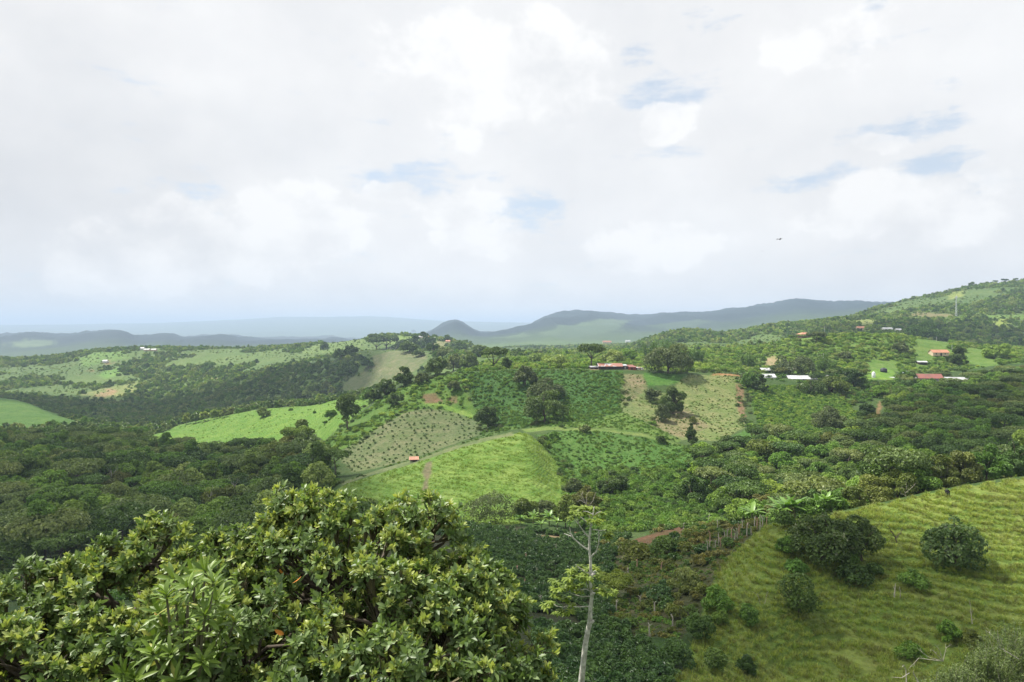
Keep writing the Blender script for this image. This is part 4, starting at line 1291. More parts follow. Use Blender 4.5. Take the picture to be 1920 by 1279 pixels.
hero('hillside_bush', 'grey bush on the right flank of the bright pasture', 1075, 925, 36, 34, GR, 'bush', 0.0, cat='bush', nl=800)
hero('hillside_tree', 'dark broad tree at the lower end of the grassy slope', 1150, 925, 62, 48, D, 'dome', 0.1, nl=1800)
hero('hillside_tree', 'big dark round tree rising over the garden thicket', 1300, 940, 66, 58, M_FOREST[0], 'dome', 0.1, nl=2200)
hero('hillside_tree', 'low wide dark tree under the brown field', 1370, 850, 60, 34, D, 'dome', 0.08, nl=1400)
hero('hillside_bush', 'shrub on the crest path', 1040, 822, 18, 16, FF, 'bush', 0.0, cat='bush', nl=300)
hero('hillside_bush', 'light green bush on the right flank of the crest', 1027, 845, 20, 22, FF, 'bush', 0.0, cat='bush', nl=300)
hero('roof_tree', 'round grey green tree beside the white roofs', 1482, 702, 72, 40, GR, 'dome', 0.08, nl=2000, nc=28)
hero('roof_tree', 'dark tree below the white roofed house', 1405, 726, 36, 34, FF, 'dome', 0.1)
hero('roof_tree', 'dense dark tree left of the white house wall', 1428, 735, 34, 36, D, 'dome', 0.1)
hero('roof_tree', 'reddish brown tree under the long greenhouse roof', 1560, 738, 62, 36, FO, 'dome', 0.1, nl=1600)
hero('roof_tree', 'dark tree under the long greenhouse roof', 1520, 738, 52, 30, D, 'dome', 0.1, nl=1400)
hero('roof_tree', 'dark rounded tree left of the white water tank', 1600, 725, 44, 40, M_FOREST[0], 'dome', 0.1, nl=1400)
hero('roof_tree', 'grey tree on the slope left of the red dirt road', 1555, 805, 60, 44, GR, 'dome', 0.2, nl=1500, leafpx=2.2)
hero('hill_tree', 'large dark green tree on the hilltop right of the gazebo', 1732, 636, 58, 36, M_FOREST[3], 'dome', 0.12, nl=1700)
hero('hill_tree', 'blackish dense tree right of the orange roofed house', 1797, 684, 40, 40, D, 'dome', 0.06, nl=1500)
hero('hill_tree', 'pale rounded tree behind the flat white building', 1872, 672, 50, 34, M_LIT[1], 'dome', 0.12, nl=1500)
hero('hill_tree', 'grey tree right beside the gazebo', 1530, 642, 40, 20, GR, 'flat', 0.1, nl=900)
hero('hill_tree', 'small dusty tree in the middle of the shrubby hill', 1584, 676, 24, 20, GR, 'dome', 0.08, nl=600)
hero('hill_tree', 'dark clump at the upper right of the shrubby hill', 1685, 660, 30, 18, GR, 'dome', 0.08, nl=600)
# line of trees on the plateau behind the lush slope
for i, (u, vb, w, h, m, sh, lab) in enumerate((
        (926, 692, 54, 40, D, 'flat', 'dark spreading tree at the left end of the plateau'), (950, 694, 18, 28, D, 'tall', 'small dark upright tree left of the plateau edge'),
        (880, 694, 46, 36, FG, 'dome', 'pale grey tree at the edge of the lush slope'), (850, 696, 44, 40, FG, 'dome', 'pale leafy tree above the shoulder'),
        (900, 668, 40, 26, FG, 'dome', 'grey green tree behind the plateau edge'), (1010, 680, 40, 28, M_LIT[2], 'dome', 'pale yellowish tree on the plateau'),
        (1040, 686, 44, 26, M_LIT[2], 'dome', 'pale tree left of the umbrella tree'), (1150, 682, 40, 34, M_LIT[2], 'dome', 'pale tree right behind the farm shed roof'),
        (1180, 676, 36, 30, M_LIT[1], 'dome', 'green tree behind the red farm roof'), (975, 684, 30, 20, M_LIT[0], 'dome', 'yellow green tree on the plateau edge'),
        (820, 702, 44, 34, FG, 'dome', 'greyish tree on the hay slope edge'), (757, 722, 42, 38, D, 'dome', 'dark tree with forked trunk below the hay slope'),
        (722, 742, 40, 40, M_FOREST[2], 'dome', 'grey green tree above the left pasture'), (700, 752, 30, 28, D, 'dome', 'dark bushy tree on the shoulder crest'),
        (742, 760, 30, 28, D, 'dome', 'dark shrubby tree above the young plantation'), (790, 720, 30, 28, GR, 'dome', 'grey tree right of the forked one'),
        (850, 734, 26, 22, GR, 'bush', 'round grey bush on the green shoulder'), (620, 785, 26, 20, FF, 'bush', 'green bush at the end of the left pasture'))):
    hero('plateau_tree', lab, u, vb, w, h, m, sh, 0.0 if sh == 'bush' else 0.15, nl=1100, seed=i)
# ridge line trees
for i, (u, vb, w, h, m, sh) in enumerate(((706, 656, 40, 22, D, 'flat'), (725, 654, 44, 24, D, 'flat'), (752, 656, 40, 22, D, 'dome'), (768, 660, 34, 22, D, 'dome'), (788, 655, 46, 34, M_FOREST[0], 'dome'),
                                         (812, 662, 26, 26, M_FOREST[0], 'dome'), (660, 662, 30, 18, D, 'dome'), (640, 672, 34, 20, M_FOREST[0], 'dome'), (835, 670, 36, 26, FG, 'dome'), (860, 662, 40, 24, M_FOREST[0], 'dome'),
                                         (610, 655, 18, 14, D, 'dome'), (840, 640, 18, 14, M_FOREST[0], 'dome'), (700, 640, 20, 12, D, 'flat'), (775, 626, 7, 6, D, 'flat'), (785, 668, 22, 12, D, 'bush'), (690, 690, 26, 20, M_FOREST[0], 'dome'), (655, 700, 34, 26, M_FOREST[0], 'dome'))):
    hero('ridge_tree', ('dark flat topped tree' if sh == 'flat' else 'dark rounded tree' if m == D else 'green rounded tree') + ' on the ridge ' +
         ('above the pale hay slope' if 695 < u < 800 else 'left of the hay slope' if u <= 695 else 'right of the hay slope'), u, vb, w, h, m, sh, 0.2, nl=700, seed=60 + i, group='ridge line trees %s %d %d' % ('flat' if sh == 'flat' else 'dark' if m == D else 'green', 0, 1 if 695 < u < 800 else 0 if u <= 695 else 2))
# trees on the right skyline
for i, (u, w, h, sh) in enumerate(((1866, 10, 8, 'flat'), (1884, 16, 9, 'flat'), (1896, 8, 6, 'flat'), (1905, 11, 8, 'flat'), (1918, 9, 10, 'dome'), (1823, 14, 9, 'dome'), (1780, 5, 6, 'flat'), (1775, 4, 5, 'flat'), (1750, 7, 5, 'flat'),
                                   (1708, 5, 4, 'dome'), (1688, 4, 4, 'dome'), (1843, 12, 6, 'dome'), (1857, 8, 5, 'dome'))):
    x, y = (u - U0) / F * 1900, 1900
    hero('skyline_tree', ('umbrella shaped' if sh == 'flat' else 'rounded') + ' tree on the skyline of the high hill ' + ('at its top' if u > 1800 else 'along its sloping shoulder'), u, 0, w, h, M_FOREST[0], sh, 0.4 if sh == 'flat' else 0.2, nl=260, nc=9, y=1900, leafpx=1.3, seed=90 + i, group='skyline trees %s %s' % (sh, u > 1800))
# pale stemmed trees left of the ridge
for i, (u, vb) in enumerate(((560, 752), (575, 748), (592, 752), (606, 746), (622, 742), (585, 738), (612, 734), (600, 758), (350, 796), (366, 794), (383, 791), (402, 786), (420, 783))):
    hero('pale_tree', 'thin pale stemmed tree ' + ('in the light grove above the left pasture' if u > 500 else 'on the upper edge of the sunlit left pasture'), u, vb, 17, 24, M_LIT[2] if i % 3 else FG, 'dome', 0.35, nl=420, seed=120 + i, bark=PALE_BARK, group='pale trees %d' % (u > 500))
hero('lone_tree', 'single round tree on the sunlit left pasture', 494, 782, 24, 22, FG, 'dome', 0.2, nl=700)
for u, vb, w, h in ((545, 770, 8, 5), (560, 792, 8, 6), (590, 775, 7, 6), (610, 795, 9, 7), (455, 772, 8, 6), (575, 815, 10, 7)):
    hero('pasture_shrub', 'little shrub on the sunlit left pasture', u, vb, w, h, FF, 'bush', 0.0, cat='bush', nl=160, nc=6, group='little shrubs on the left pasture')

# bamboo: tall dark clumps with drooping pale tops
def bamboo(u, vb, w, h, lab):
    g = ground_at(u, vb)
    W, H = w / F * g[1], h / F * g[1]
    r = np.random.default_rng(int(u))
    root = bpy.data.objects.new('bamboo_clump', None)
    COL.objects.link(root)
    root.location = g - Vector((0, 0, .2))
    root['label'], root['category'], root['group'] = lab, 'bamboo', 'bamboo clumps'
    P, pos, nr = [], [], []
    for i in range(16):
        a, q = r.uniform(0, 6.28), W * 0.42 * math.sqrt(r.uniform())
        b = np.array((q * math.cos(a), q * math.sin(a), 0))
        o = np.array((math.cos(a), math.sin(a), 0)) * W * r.uniform(.05, .3)
        hh = H * r.uniform(.75, 1.05)
        pp = [tuple(b), tuple(b + o * .2 + (0, 0, hh * .5)), tuple(b + o * .7 + (0, 0, hh * .9)), tuple(b + o * 1.4 + (0, 0, hh * .93))]
        P.append((pp, [.12, .1, .06, .02]))
        for t in range(60):
            f = r.uniform(.1, 1)
            c = b + o * (.2 + 1.1 * f * f) + np.array((0, 0, hh * (.2 + .78 * f)))
            pos.append(c + r.normal(0, W * .06, 3))
            nr.append(o / np.linalg.norm(o) + (0, 0, .3))
    v = leaf_quads(np.array(pos), np.array(nr), 3.2 / F * g[1], r, 0.4, 0.5)
    link('culms', tube_mesh('bamboo_culms', P, plain('bamboo_culm', (0.10, 0.13, 0.05)), 5), root)
    link('foliage', new_mesh('bamboo_foliage', v, np.arange(len(v)), 4, leaf_mat('bamboo_leaf', (0.030, 0.060, 0.020), (0.040, 0.075, 0.024), flush=(0.13, 0.19, 0.05)), False,
                             [('tint', 'FACE', 'FLOAT', np.clip(np.array(pos)[:, 2] / H * .75 + r.uniform(-.2, .25, len(pos)), 0, 1).astype(np.float32))]), root)


for u, vb, w, h, lab in ((1218, 674, 26, 34, 'dark bamboo clump behind the farm, nearest the red roof'), (1240, 676, 24, 34, 'bamboo clump between the two on the plateau edge'), (1256, 674, 22, 32, 'bamboo clump right above the spreading tree'),
                         (1282, 682, 26, 26, 'bamboo clump in front of the white wall'), (1306, 682, 26, 28, 'bamboo clump at the right end of the white wall'), (1405, 692, 30, 30, 'bamboo clump left of the tan bank'),
                         (1530, 702, 36, 36, 'big bamboo clump right of the round grey tree'), (1556, 702, 22, 26, 'smaller bamboo clump beside the big one')):
    bamboo(u, vb, w, h, lab)

# banana plants
def leaf_strip(base, d, nrm, L, W, droop, fold=0.16, prof=(.06, .36, .5, .33, .03), ts=(0, .2, .48, .8, 1)):
    """folded, drooping leaves as strips of 2 x 4 faces"""
    d, nrm = unit(d), unit(nrm)
    side = unit(np.cross(d, nrm))
    nrm = np.cross(side, d)
    rows = []
    for t, w in zip(ts, prof):
        c = base + d * (L * t)[:, None] - nrm * (L * droop * t * t)[:, None]
        hw = (W * w)[:, None]
        rows += [c - side * hw + nrm * hw * fold * 2, c, c + side * hw + nrm * hw * fold * 2]
    V = np.stack(rows, 1)
    n = len(base)
    f = []
    for i in range(len(ts) - 1):
        a = i * 3
        f += [[a, a + 1, a + 4, a + 3], [a + 1, a + 2, a + 5, a + 4]]
    Fc = (np.array(f)[None] + (np.arange(n) * len(ts) * 3)[:, None, None]).reshape(-1)
    return V.reshape(-1, 3), Fc, (len(ts) - 1) * 2


def banana_meshes(seed):
    r = np.random.default_rng(seed)
    n = 11
    a = np.arange(n) * 2.4 + r.uniform(-.3, .3, n)
    el = r.uniform(0.35, 1.25, n)
    d = np.stack([np.cos(a) * np.cos(el), np.sin(a) * np.cos(el), np.sin(el)], 1)
    up = np.tile((0, 0, 1.0), (n, 1))
    v, f, k = leaf_strip(np.tile((0, 0, 2.0), (n, 1)), d, up - d * d[:, 2:3], r.uniform(1.7, 2.5, n), r.uniform(.55, .75, n), r.uniform(.25, .6, n), 0.12, (.2, .5, .5, .42, .08))
    lm = new_mesh('banana_leaves', v, f, 4, leaf_mat('banana_leaf', (0.055, 0.12, 0.035), (0.085, 0.15, 0.045), rough=0.4, spec=.5), True, [('tint', 'FACE', 'FLOAT', np.repeat(r.uniform(.2, .9, n), k).astype(np.float32))])
    tm = tube_mesh('banana_stem', [([(0, 0, -.3), (.03, 0, 1), (0, .02, 2.1)], [.17, .14, .10])], plain('banana_stem', (0.16, 0.17, 0.07)), 8)
    return lm, tm


bans = [banana_meshes(s) for s in (1, 2, 3)]
for i, (u, vb, s, wh) in enumerate(((975, 984, 1.0, 'at the foot of the bright pasture'), (1000, 982, 1.1, 'at the foot of the bright pasture'), (1030, 985, 1.25, 'at the foot of the bright pasture'), (1045, 992, 1.1, 'beside the garden path'),
                                    (1015, 995, .9, 'beside the garden path'), (1068, 996, 1.0, 'beside the garden path'), (1462, 945, 1.1, 'in the gully left of the pasture corner'), (1476, 940, 1.2, 'in the gully left of the pasture corner'),
                                    (1490, 938, 1.1, 'in the gully left of the pasture corner'), (1410, 945, 1.0, 'beside the brownish shrub'), (1534, 935, 1.0, 'in the tree belt above the pasture'), (1550, 932, 1.0, 'in the tree belt above the pasture'),
                                    (1560, 706, 1.2, 'behind the long greenhouse roof'), (1575, 706, 1.2, 'behind the long greenhouse roof'), (1590, 704, 1.2, 'behind the long greenhouse roof'), (1605, 705, 1.1, 'behind the long greenhouse roof'))):
    y = None
    if 1400 < u < 1500:
        y = 152.0
    elif 1500 < u < 1556:
        y = 152.0
    if y:
        x = (u - U0) / F * y
        z = h1(x, y)
        s *= 1.35
    else:
        x, y, z = ground_at(u, vb)
    put_tree('banana_plant', 'banana plant with arching torn leaves ' + wh, 'banana plant', (x, y, z), i * 1.7, s, bans[i % 3][0], bans[i % 3][1], 'banana plants ' + wh)
    for c in COL.objects[-1:]:
        pass

# hedgerows: shrubs strung along field edges and gullies
def hedge(name, label, lines, n, spread, smin, smax, meshes, seed):
    r = np.random.default_rng(seed)
    out = []
    for ln in lines:
        g = gp(ln)
        seg = np.linalg.norm(np.diff(g, axis=0), axis=1)
        t = r.uniform(0, seg.sum(), int(seg.sum() * n))
        cs = np.concatenate([[0], np.cumsum(seg)])
        i = np.clip(np.searchsorted(cs, t) - 1, 0, len(seg) - 1)
        f = ((t - cs[i]) / seg[i])[:, None]
        out.append(g[i] * (1 - f) + g[i + 1] * f + r.normal(0, spread, (len(t), 2)))
    p = np.concatenate(out)
    s = smin + (smax - smin) * r.uniform(0, 1, len(p)) ** 1.6
    stuff_scatter(name, label, meshes, on_ground(p, -0.2), r.uniform(0, 6.28, len(p)), np.stack([s, s, s * r.uniform(.8, 1.2, len(p))], 1), rg=r)


hd = bushes('hedge_bush', [M_FOREST[0], M_FOREST[2], M_FOREST[3], M_LIT[1], M_GREY], 2, 2.4, 2.4, 10, 340, 0.6, 520)
hedge('hedgerow', 'irregular hedgerow shrubs along the field edges of the middle hill',
      [[(868, 698), (820, 706), (760, 724), (700, 748), (655, 790), (625, 835)], [(905, 795), (880, 745), (868, 700)], [(985, 705), (1005, 740), (1020, 790), (1060, 805)], [(900, 800), (950, 806), (990, 800), (1030, 790)],
       [(1168, 700), (1164, 770)], [(1392, 708), (1402, 800), (1425, 815)], [(1225, 745), (1245, 770), (1230, 800)], [(1060, 870), (1078, 930), (1050, 975)], [(760, 770), (700, 812), (640, 850)], [(1010, 820), (1060, 868)],
       [(1000, 690), (1100, 690)], [(1225, 697), (1390, 703)], [(640, 905), (700, 888)]], 0.42, 2.2, 0.3, 1.15, hd, 530)
# ---- trees and bushes standing on the near pasture
M_BLOOM = leaf_mat('blossom_leaf', (0.026, 0.042, 0.018), (0.034, 0.052, 0.020), flush=(0.20, 0.22, 0.13))
hero('flowering_tree', 'big dark tree with pale blossom tufts on the near pasture', 1542, 1052, 124, 104, M_BLOOM, 'dome', 0.10, nl=5500, nc=60, leafpx=5.2)
hero('flowering_tree', 'smaller blossoming tree right against the big one on the pasture', 1612, 1052, 74, 82, M_BLOOM, 'dome', 0.22, nl=3000, nc=38, leafpx=5.2)
hero('pasture_tree', 'round dark tree alone on the terraced pasture', 1790, 1062, 98, 90, leaf_mat('round_tree_leaf', (0.026, 0.046, 0.022), (0.030, 0.052, 0.024), flush=(0.13, 0.16, 0.10)), 'dome', 0.14, nl=3600, nc=46, leafpx=5.4)
hero('pasture_tree', 'dense dark green shrubby tree in the middle of the pasture', 1497, 1150, 68, 80, M_FOREST[0], 'tall', 0.10, nl=3000, nc=36, leafpx=4.4)
for i, (u, vb, w, h, m, lab) in enumerate((
        (1588, 1060, 50, 42, M_FOREST[3], 'fresh green bush under the blossoming trees'), (1640, 1080, 34, 26, M_FOREST[0], 'dark bush right below the blossoming trees'), (1600, 1092, 60, 34, M_FOREST[0], 'low dark thicket below the blossoming trees'),
        (1475, 1040, 40, 40, M_FOREST[3], 'green bush left of the big blossoming tree'), (1490, 1070, 44, 22, M_LUSH, 'low leafy patch below the big blossoming tree'), (1712, 1100, 60, 26, M_LUSH, 'low green bush between the two pasture trees'),
        (1781, 1202, 54, 42, leaf_mat('bright_bush_leaf', (0.060, 0.12, 0.02), (0.065, 0.125, 0.022)), 'bright green bush, upper of the two by the dead branches'), (1710, 1234, 54, 34, leaf_mat('bright_bush_leaf', (0.060, 0.12, 0.02), (0.065, 0.125, 0.022)), 'bright green bush, lower of the two by the dead branches'),
        (1822, 1212, 34, 34, M_SCRUB[0], 'olive bush right of the upper bright bush'), (1345, 1145, 56, 50, M_LIT[1], 'light green leafy bush on the lower pasture fence line'), (1350, 1172, 40, 34, M_FOREST[3], 'rounder bush right under the light green one'),
        (1404, 1170, 44, 46, M_FOREST[3], 'green bush beside the leaning dead sapling'), (1152, 1125, 78, 46, leaf_mat('lime_tree_leaf', (0.095, 0.115, 0.03), (0.105, 0.125, 0.034)), 'spreading olive tree right of the white barked tree'),
        (1282, 1105, 56, 46, leaf_mat('pale_shrub_leaf', (0.10, 0.115, 0.055), (0.11, 0.12, 0.06), flush=(0.3, 0.3, 0.2)), 'pale flowering shrub on the dry slope'),
        (1430, 975, 46, 62, M_SCRUB[2], 'brownish dry shrub at the top of the fence posts'), (1190, 1050, 60, 44, M_SCRUB[0], 'olive shrub at the top of the dry slope'), (1250, 1040, 70, 40, M_SCRUB[1], 'green shrub below the red earth cut'),
        (1240, 1130, 50, 34, M_COFFEE, 'dark leafy shrub in the middle of the dry slope'), (1310, 1200, 60, 70, M_SCRUB[1], 'dark feathery shrub at the lower pasture edge'), (1270, 1250, 70, 60, M_FOREST[0], 'dark tree at the bottom between coffee and pasture'),
        (1340, 1260, 50, 46, M_SCRUB[1], 'grey green shrub at the bottom of the pasture'), (1400, 1262, 46, 40, M_FOREST[0], 'dark shrub at the bottom of the pasture'), (1470, 990, 40, 28, M_SCRUB[1], 'green bush in the pasture corner'))):
    hero('pasture_bush', lab, u, vb, w, h, m, 'bush' if i != 12 else 'flat', 0.0 if i != 12 else 0.4, cat='bush', nl=1500, nc=26, leafpx=4.2, seed=200 + i)

# belt of bigger trees right behind the pasture crest
rg = np.random.default_rng(83)
for i, (u, dy, w, h, m) in enumerate(((1520, 8, 70, 46, M_FOREST[3]), (1560, 8, 60, 50, M_LUSH), (1600, 8, 64, 52, M_FOREST[1]), (1640, 9, 76, 62, M_SCRUB[0]), (1684, 8, 64, 62, M_FOREST[1]), (1722, 9, 76, 76, M_FOREST[3]),
                                      (1765, 9, 66, 78, M_SCRUB[0]), (1806, 9, 80, 84, M_FOREST[1]), (1850, 9, 76, 92, M_FOREST[3]), (1898, 9, 84, 98, M_FOREST[0]), (1940, 9, 76, 90, M_FOREST[3]))):
    y = np.interp(u, [1440, 1640, 1920], [139, 151, 161]) + dy
    cv = np.interp(u, [1440, 1640, 1780, 1920], [985, 946, 917, 894])
    h = VH - F * (h1((u - U0) / F * y, y) - CZ) / y - (cv - h)
    tone = {'M_LUSH': ''}.get('', LBL[m.name])
    hero('belt_tree', '%s tree of the belt behind the pasture crest, %s' % (tone, ('above the banana plants', 'left of the cow', 'above the cow', 'right of the cow')[0 if u < 1600 else 1 if u < 1740 else 2 if u < 1815 else 3]), u, 0, w, h, m, 'dome', 0.12, nl=3000, nc=30, y=y, leafpx=3.4, seed=240 + i, group='belt trees %s %d' % (tone, 0 if u < 1600 else 1 if u < 1740 else 2 if u < 1815 else 3))

# bottom right: feathery thicket with dead branches
def thicket(u, v, y, w, h, mat, lab, seed):
    x = (u - U0) / F * y
    r = np.random.default_rng(seed)
    W, H = w / F * y, h / F * y
    root = bpy.data.objects.new('thicket_bush', None)
    COL.objects.link(root)
    zt = CZ + (VH - v) / F * y
    zg = h1(x, y)
    root.location = (x, y, zg)
    root['label'], root['category'] = lab, 'bush'
    Ht = zt - zg
    pos, nr, P = [], [], []
    for i in range(120):
        a = r.uniform(0, 6.28)
        q = W * .5 * math.sqrt(r.uniform())
        tip = np.array((q * math.cos(a), q * math.sin(a), Ht * (1 - .35 * (q / (W * .5)) ** 2) * r.uniform(.82, 1.02)))
        b = np.array((tip[0] * .35, tip[1] * .35, -.3))
        P.append(limb(b, tip, .03, .006, r, 4, .06))
        for t in range(52):
            f = r.uniform(max(0.15, 1 - 2.2 / Ht), 1)
            pos.append(b + (tip - b) * f + r.normal(0, .11, 3))
            nr.append(r.normal(0, 1, 3))
    v_ = leaf_quads(np.array(pos), np.array(nr) + (0, 0, .5), 0.26, r, 0.28, 0.6)
    link('twigs', tube_mesh('thicket_twigs', P, DEAD, 4), root)
    link('foliage', new_mesh('thicket_foliage', v_, np.arange(len(v_)), 4, mat, False, [('tint', 'FACE', 'FLOAT', r.uniform(0, 1, len(pos)).astype(np.float32))]), root)


M_FEATH = leaf_mat('feathery_leaf', (0.058, 0.078, 0.042), (0.072, 0.092, 0.050))
for i, (u, v, y, w, h, lab) in enumerate(((1905, 1165, 62, 150, 90, 'feathery grey green thicket at the bottom right corner'), (1860, 1205, 60, 110, 80, 'feathery thicket beside the pale dead branches'),
                                         (1800, 1245, 58, 110, 60, 'low feathery thicket behind the fallen branches'), (1960, 1200, 60, 120, 90, 'feathery bush at the edge of the pasture'), (1740, 1272, 57, 80, 40, 'low grey bush below the bright green bushes'))):
    thicket(u, v, y, w, h, M_FEATH, lab, 500 + i)


def bare_branches(name, label, cat, strokes, y, mat, rg, twigs=3, spread=.6, group=None, sides=6, dy=0.0):
    """bare wood drawn through points (photo column, row) standing at distance y; strokes: (points, start and end radius in metres)"""
    P, first = [], None
    for pts, r0, r1 in strokes:
        w3 = [np.array(((u - U0) / F * y, y + rg.uniform(-spread, spread) * (i > 0), CZ + (VH - v) / F * y)) for i, (u, v) in enumerate(pts)]
        n = len(w3)
        P.append(([tuple(p) for p in w3], [r0 + (r1 - r0) * i / (n - 1) for i in range(n)]))
        for k in range(twigs):
            i = int(rg.integers(0, n - 1))
            b = w3[i] + (w3[i + 1] - w3[i]) * rg.uniform()
            L = np.linalg.norm(w3[-1] - w3[0]) * rg.uniform(.12, .3)
            dr = unit((w3[i + 1] - w3[i])[None])[0] + rg.normal(0, .55, 3)
            P.append(limb(b, b + unit(dr[None])[0] * L, max(r1, r0 * .35), r1 * .5, rg, 3, .08))
        if first is None:
            first = w3[0]
    v, f = tube_data(P, sides)
    me = new_mesh(name, v - first, f, 4, mat, True)
    o = link(name, me, label=label, category=cat, group=group)
    o.location = first
    return o


rg = np.random.default_rng(91)
bare_branches('fallen_branch', 'pale curling fallen branch at the bottom edge of the pasture', 'branch',
              [([(1700, 1285), (1705, 1262), (1700, 1252), (1688, 1248)], .05, .02), ([(1705, 1262), (1690, 1270), (1676, 1274)], .04, .015), ([(1725, 1285), (1716, 1265), (1708, 1258)], .045, .02)], 56, DEAD, rg, 2)
bare_branches('fallen_branch', 'fan of grey dead twigs above the curling branch', 'branch',
              [([(1768, 1240), (1752, 1222), (1738, 1212)], .03, .008), ([(1768, 1240), (1758, 1216), (1750, 1206)], .03, .008), ([(1768, 1240), (1775, 1215), (1778, 1205)], .03, .008), ([(1768, 1240), (1740, 1232), (1728, 1222)], .03, .008), ([(1768, 1240), (1730, 1240), (1702, 1246)], .03, .008)], 57, DEAD, rg, 5)
bare_branches('fallen_branch', 'long pale dead stem lying over the feathery thicket', 'branch',
              [([(1910, 1236), (1890, 1224), (1876, 1216), (1864, 1196), (1852, 1184)], .035, .012), ([(1876, 1216), (1868, 1195), (1868, 1180)], .02, .008)], 56, DEAD, rg, 3)
bare_branches('dead_sapling', 'leaning bare sapling on the lower pasture', 'dead tree', [([(1444, 1196), (1432, 1176), (1428, 1150), (1420, 1112)], .09, .02), ([(1428, 1150), (1436, 1128), (1440, 1112)], .05, .015), ([(1430, 1165), (1418, 1140)], .05, .015)], 106, DEAD, rg, 4)
bare_branches('dead_sapling', 'crooked bare sapling right of the blossoming trees', 'dead tree', [([(1682, 1022), (1680, 1008), (1672, 996), (1668, 988)], .14, .03), ([(1680, 1008), (1690, 998), (1694, 990)], .08, .03), ([(1674, 1000), (1664, 992)], .07, .02)], 127, BARK, rg, 4)
bare_branches('dead_sapling', 'thin pale upright sapling near the lower bright bushes', 'dead tree', [([(1823, 1170), (1823, 1150), (1824, 1132)], .06, .015)], 95, DEAD, rg, 3)
bare_branches('dead_sapling', 'two stemmed pale sapling in the middle of the pasture', 'dead tree', [([(1677, 1120), (1678, 1105), (1682, 1096)], .09, .03), ([(1688, 1120), (1687, 1108), (1684, 1098)], .07, .03)], 105, DEAD, rg, 4)
bare_branches('dead_tree', 'bare whitish dead tree behind the white barked tree top', 'dead tree',
              [([(1106, 975), (1102, 952), (1096, 940), (1090, 926)], .16, .04), ([(1102, 952), (1112, 938), (1118, 922)], .09, .03), ([(1098, 944), (1088, 938), (1082, 940)], .08, .02), ([(1099, 946), (1101, 928), (1104, 920)], .08, .02), ([(1096, 940), (1086, 930)], .06, .02)], 190, DEAD, rg, 5)
bare_branches('dead_tree', 'pale leafless tree on the hay slope of the ridge', 'dead tree', [([(736, 672), (735, 662), (732, 652)], 1.0, .3), ([(735, 664), (740, 656), (744, 650)], .6, .2), ([(735, 662), (728, 656)], .5, .2)], 1105, DEAD, rg, 2)
bare_branches('dead_tree', 'grey leafless tree in the belt behind the pasture', 'dead tree', [([(1700, 936), (1698, 924), (1690, 912)], .07, .02), ([(1698, 924), (1710, 914), (1716, 906)], .05, .015), ([(1699, 930), (1688, 924)], .04, .01), ([(1700, 918), (1702, 906)], .03, .01)], 156, DEAD, rg, 4)

# stumps and posts
def stump(name, u, vb, hpx, mat, label, group, r=.11):
    g = ground_at(u, vb)
    H = hpx / F * g[1]
    rr = np.random.default_rng(int(u * 3 + vb))
    P = [limb((0, 0, -.3), (rr.normal(0, .08), rr.normal(0, .08), H), r * 1.2, r * .8, rr, 4, .03)]
    for k in range(3):
        a = rr.uniform(0, 6.28)
        P.append(limb((0, 0, H * .95), (.35 * math.cos(a), .35 * math.sin(a), H * rr.uniform(1.05, 1.25)), r * .5, r * .25, rr, 2, .05))
    o = link(name, tube_mesh(name, P, mat, 7), label=label, category='stump' if name == 'cut_stump' else 'post', group=group)
    o.location = g


for u, vb, h, m in ((1156, 1148, 20, DEAD), (1200, 1140, 22, DEAD), (1227, 1154, 24, DEAD), (1261, 1178, 20, DEAD), (1218, 1196, 24, DEAD), (1194, 1068, 16, PINK_WOOD), (1177, 1084, 16, DEAD), (1198, 1044, 15, DEAD), (1160, 1040, 15, DEAD), (1240, 1070, 14, PINK_WOOD)):
    stump('cut_stump', u, vb, h, m, ('reddish' if m == PINK_WOOD else 'whitish') + ' cut stump standing on the dry scrub slope', 'stumps on the dry slope ' + m.name)
for u, vb, h, m in ((986, 1052, 12, PINK_WOOD), (970, 1074, 11, PINK_WOOD), (1007, 1080, 14, DEAD), (1042, 1034, 12, DEAD), (1013, 1134, 15, DEAD), (1059, 1202, 18, PINK_WOOD), (984, 1104, 14, PINK_WOOD), (1020, 1108, 12, DEAD)):
    stump('cut_stump', u, vb, h, m, ('pinkish' if m == PINK_WOOD else 'whitish') + ' cut stem standing between the coffee rows', 'stumps among the coffee ' + m.name, .13)
for i in range(22):
    t = i / 21
    u, vb = 1318 + 118 * t + random.uniform(-4, 4), 1038 - 48 * t ** .8 + random.uniform(-4, 5)
    stump('fence_post', u, vb, random.uniform(14, 26), DEAD if i % 3 else PINK_WOOD, 'crooked living fence post on the left edge of the pasture', 'living fence posts', .10)
for u, vb, h in ((1282, 1000, 18), (1345, 1000, 22), (1330, 985, 18), (1390, 975, 18), (1569, 950, 18), (1576, 950, 20), (1584, 949, 18), (1592, 948, 16), (1562, 951, 18)):
    stump('fence_post', u, vb, h, DEAD, 'thin pale post at the edge of the ' + ('tree belt' if u > 1500 else 'scrub'), 'thin posts %d' % (u > 1500), .08)
# ------------------------------------------------------------------ the big glossy tree in front
def world(u, v, y):
    return np.array(((u - U0) / F * y, y, CZ + (VH - v) / F * y))


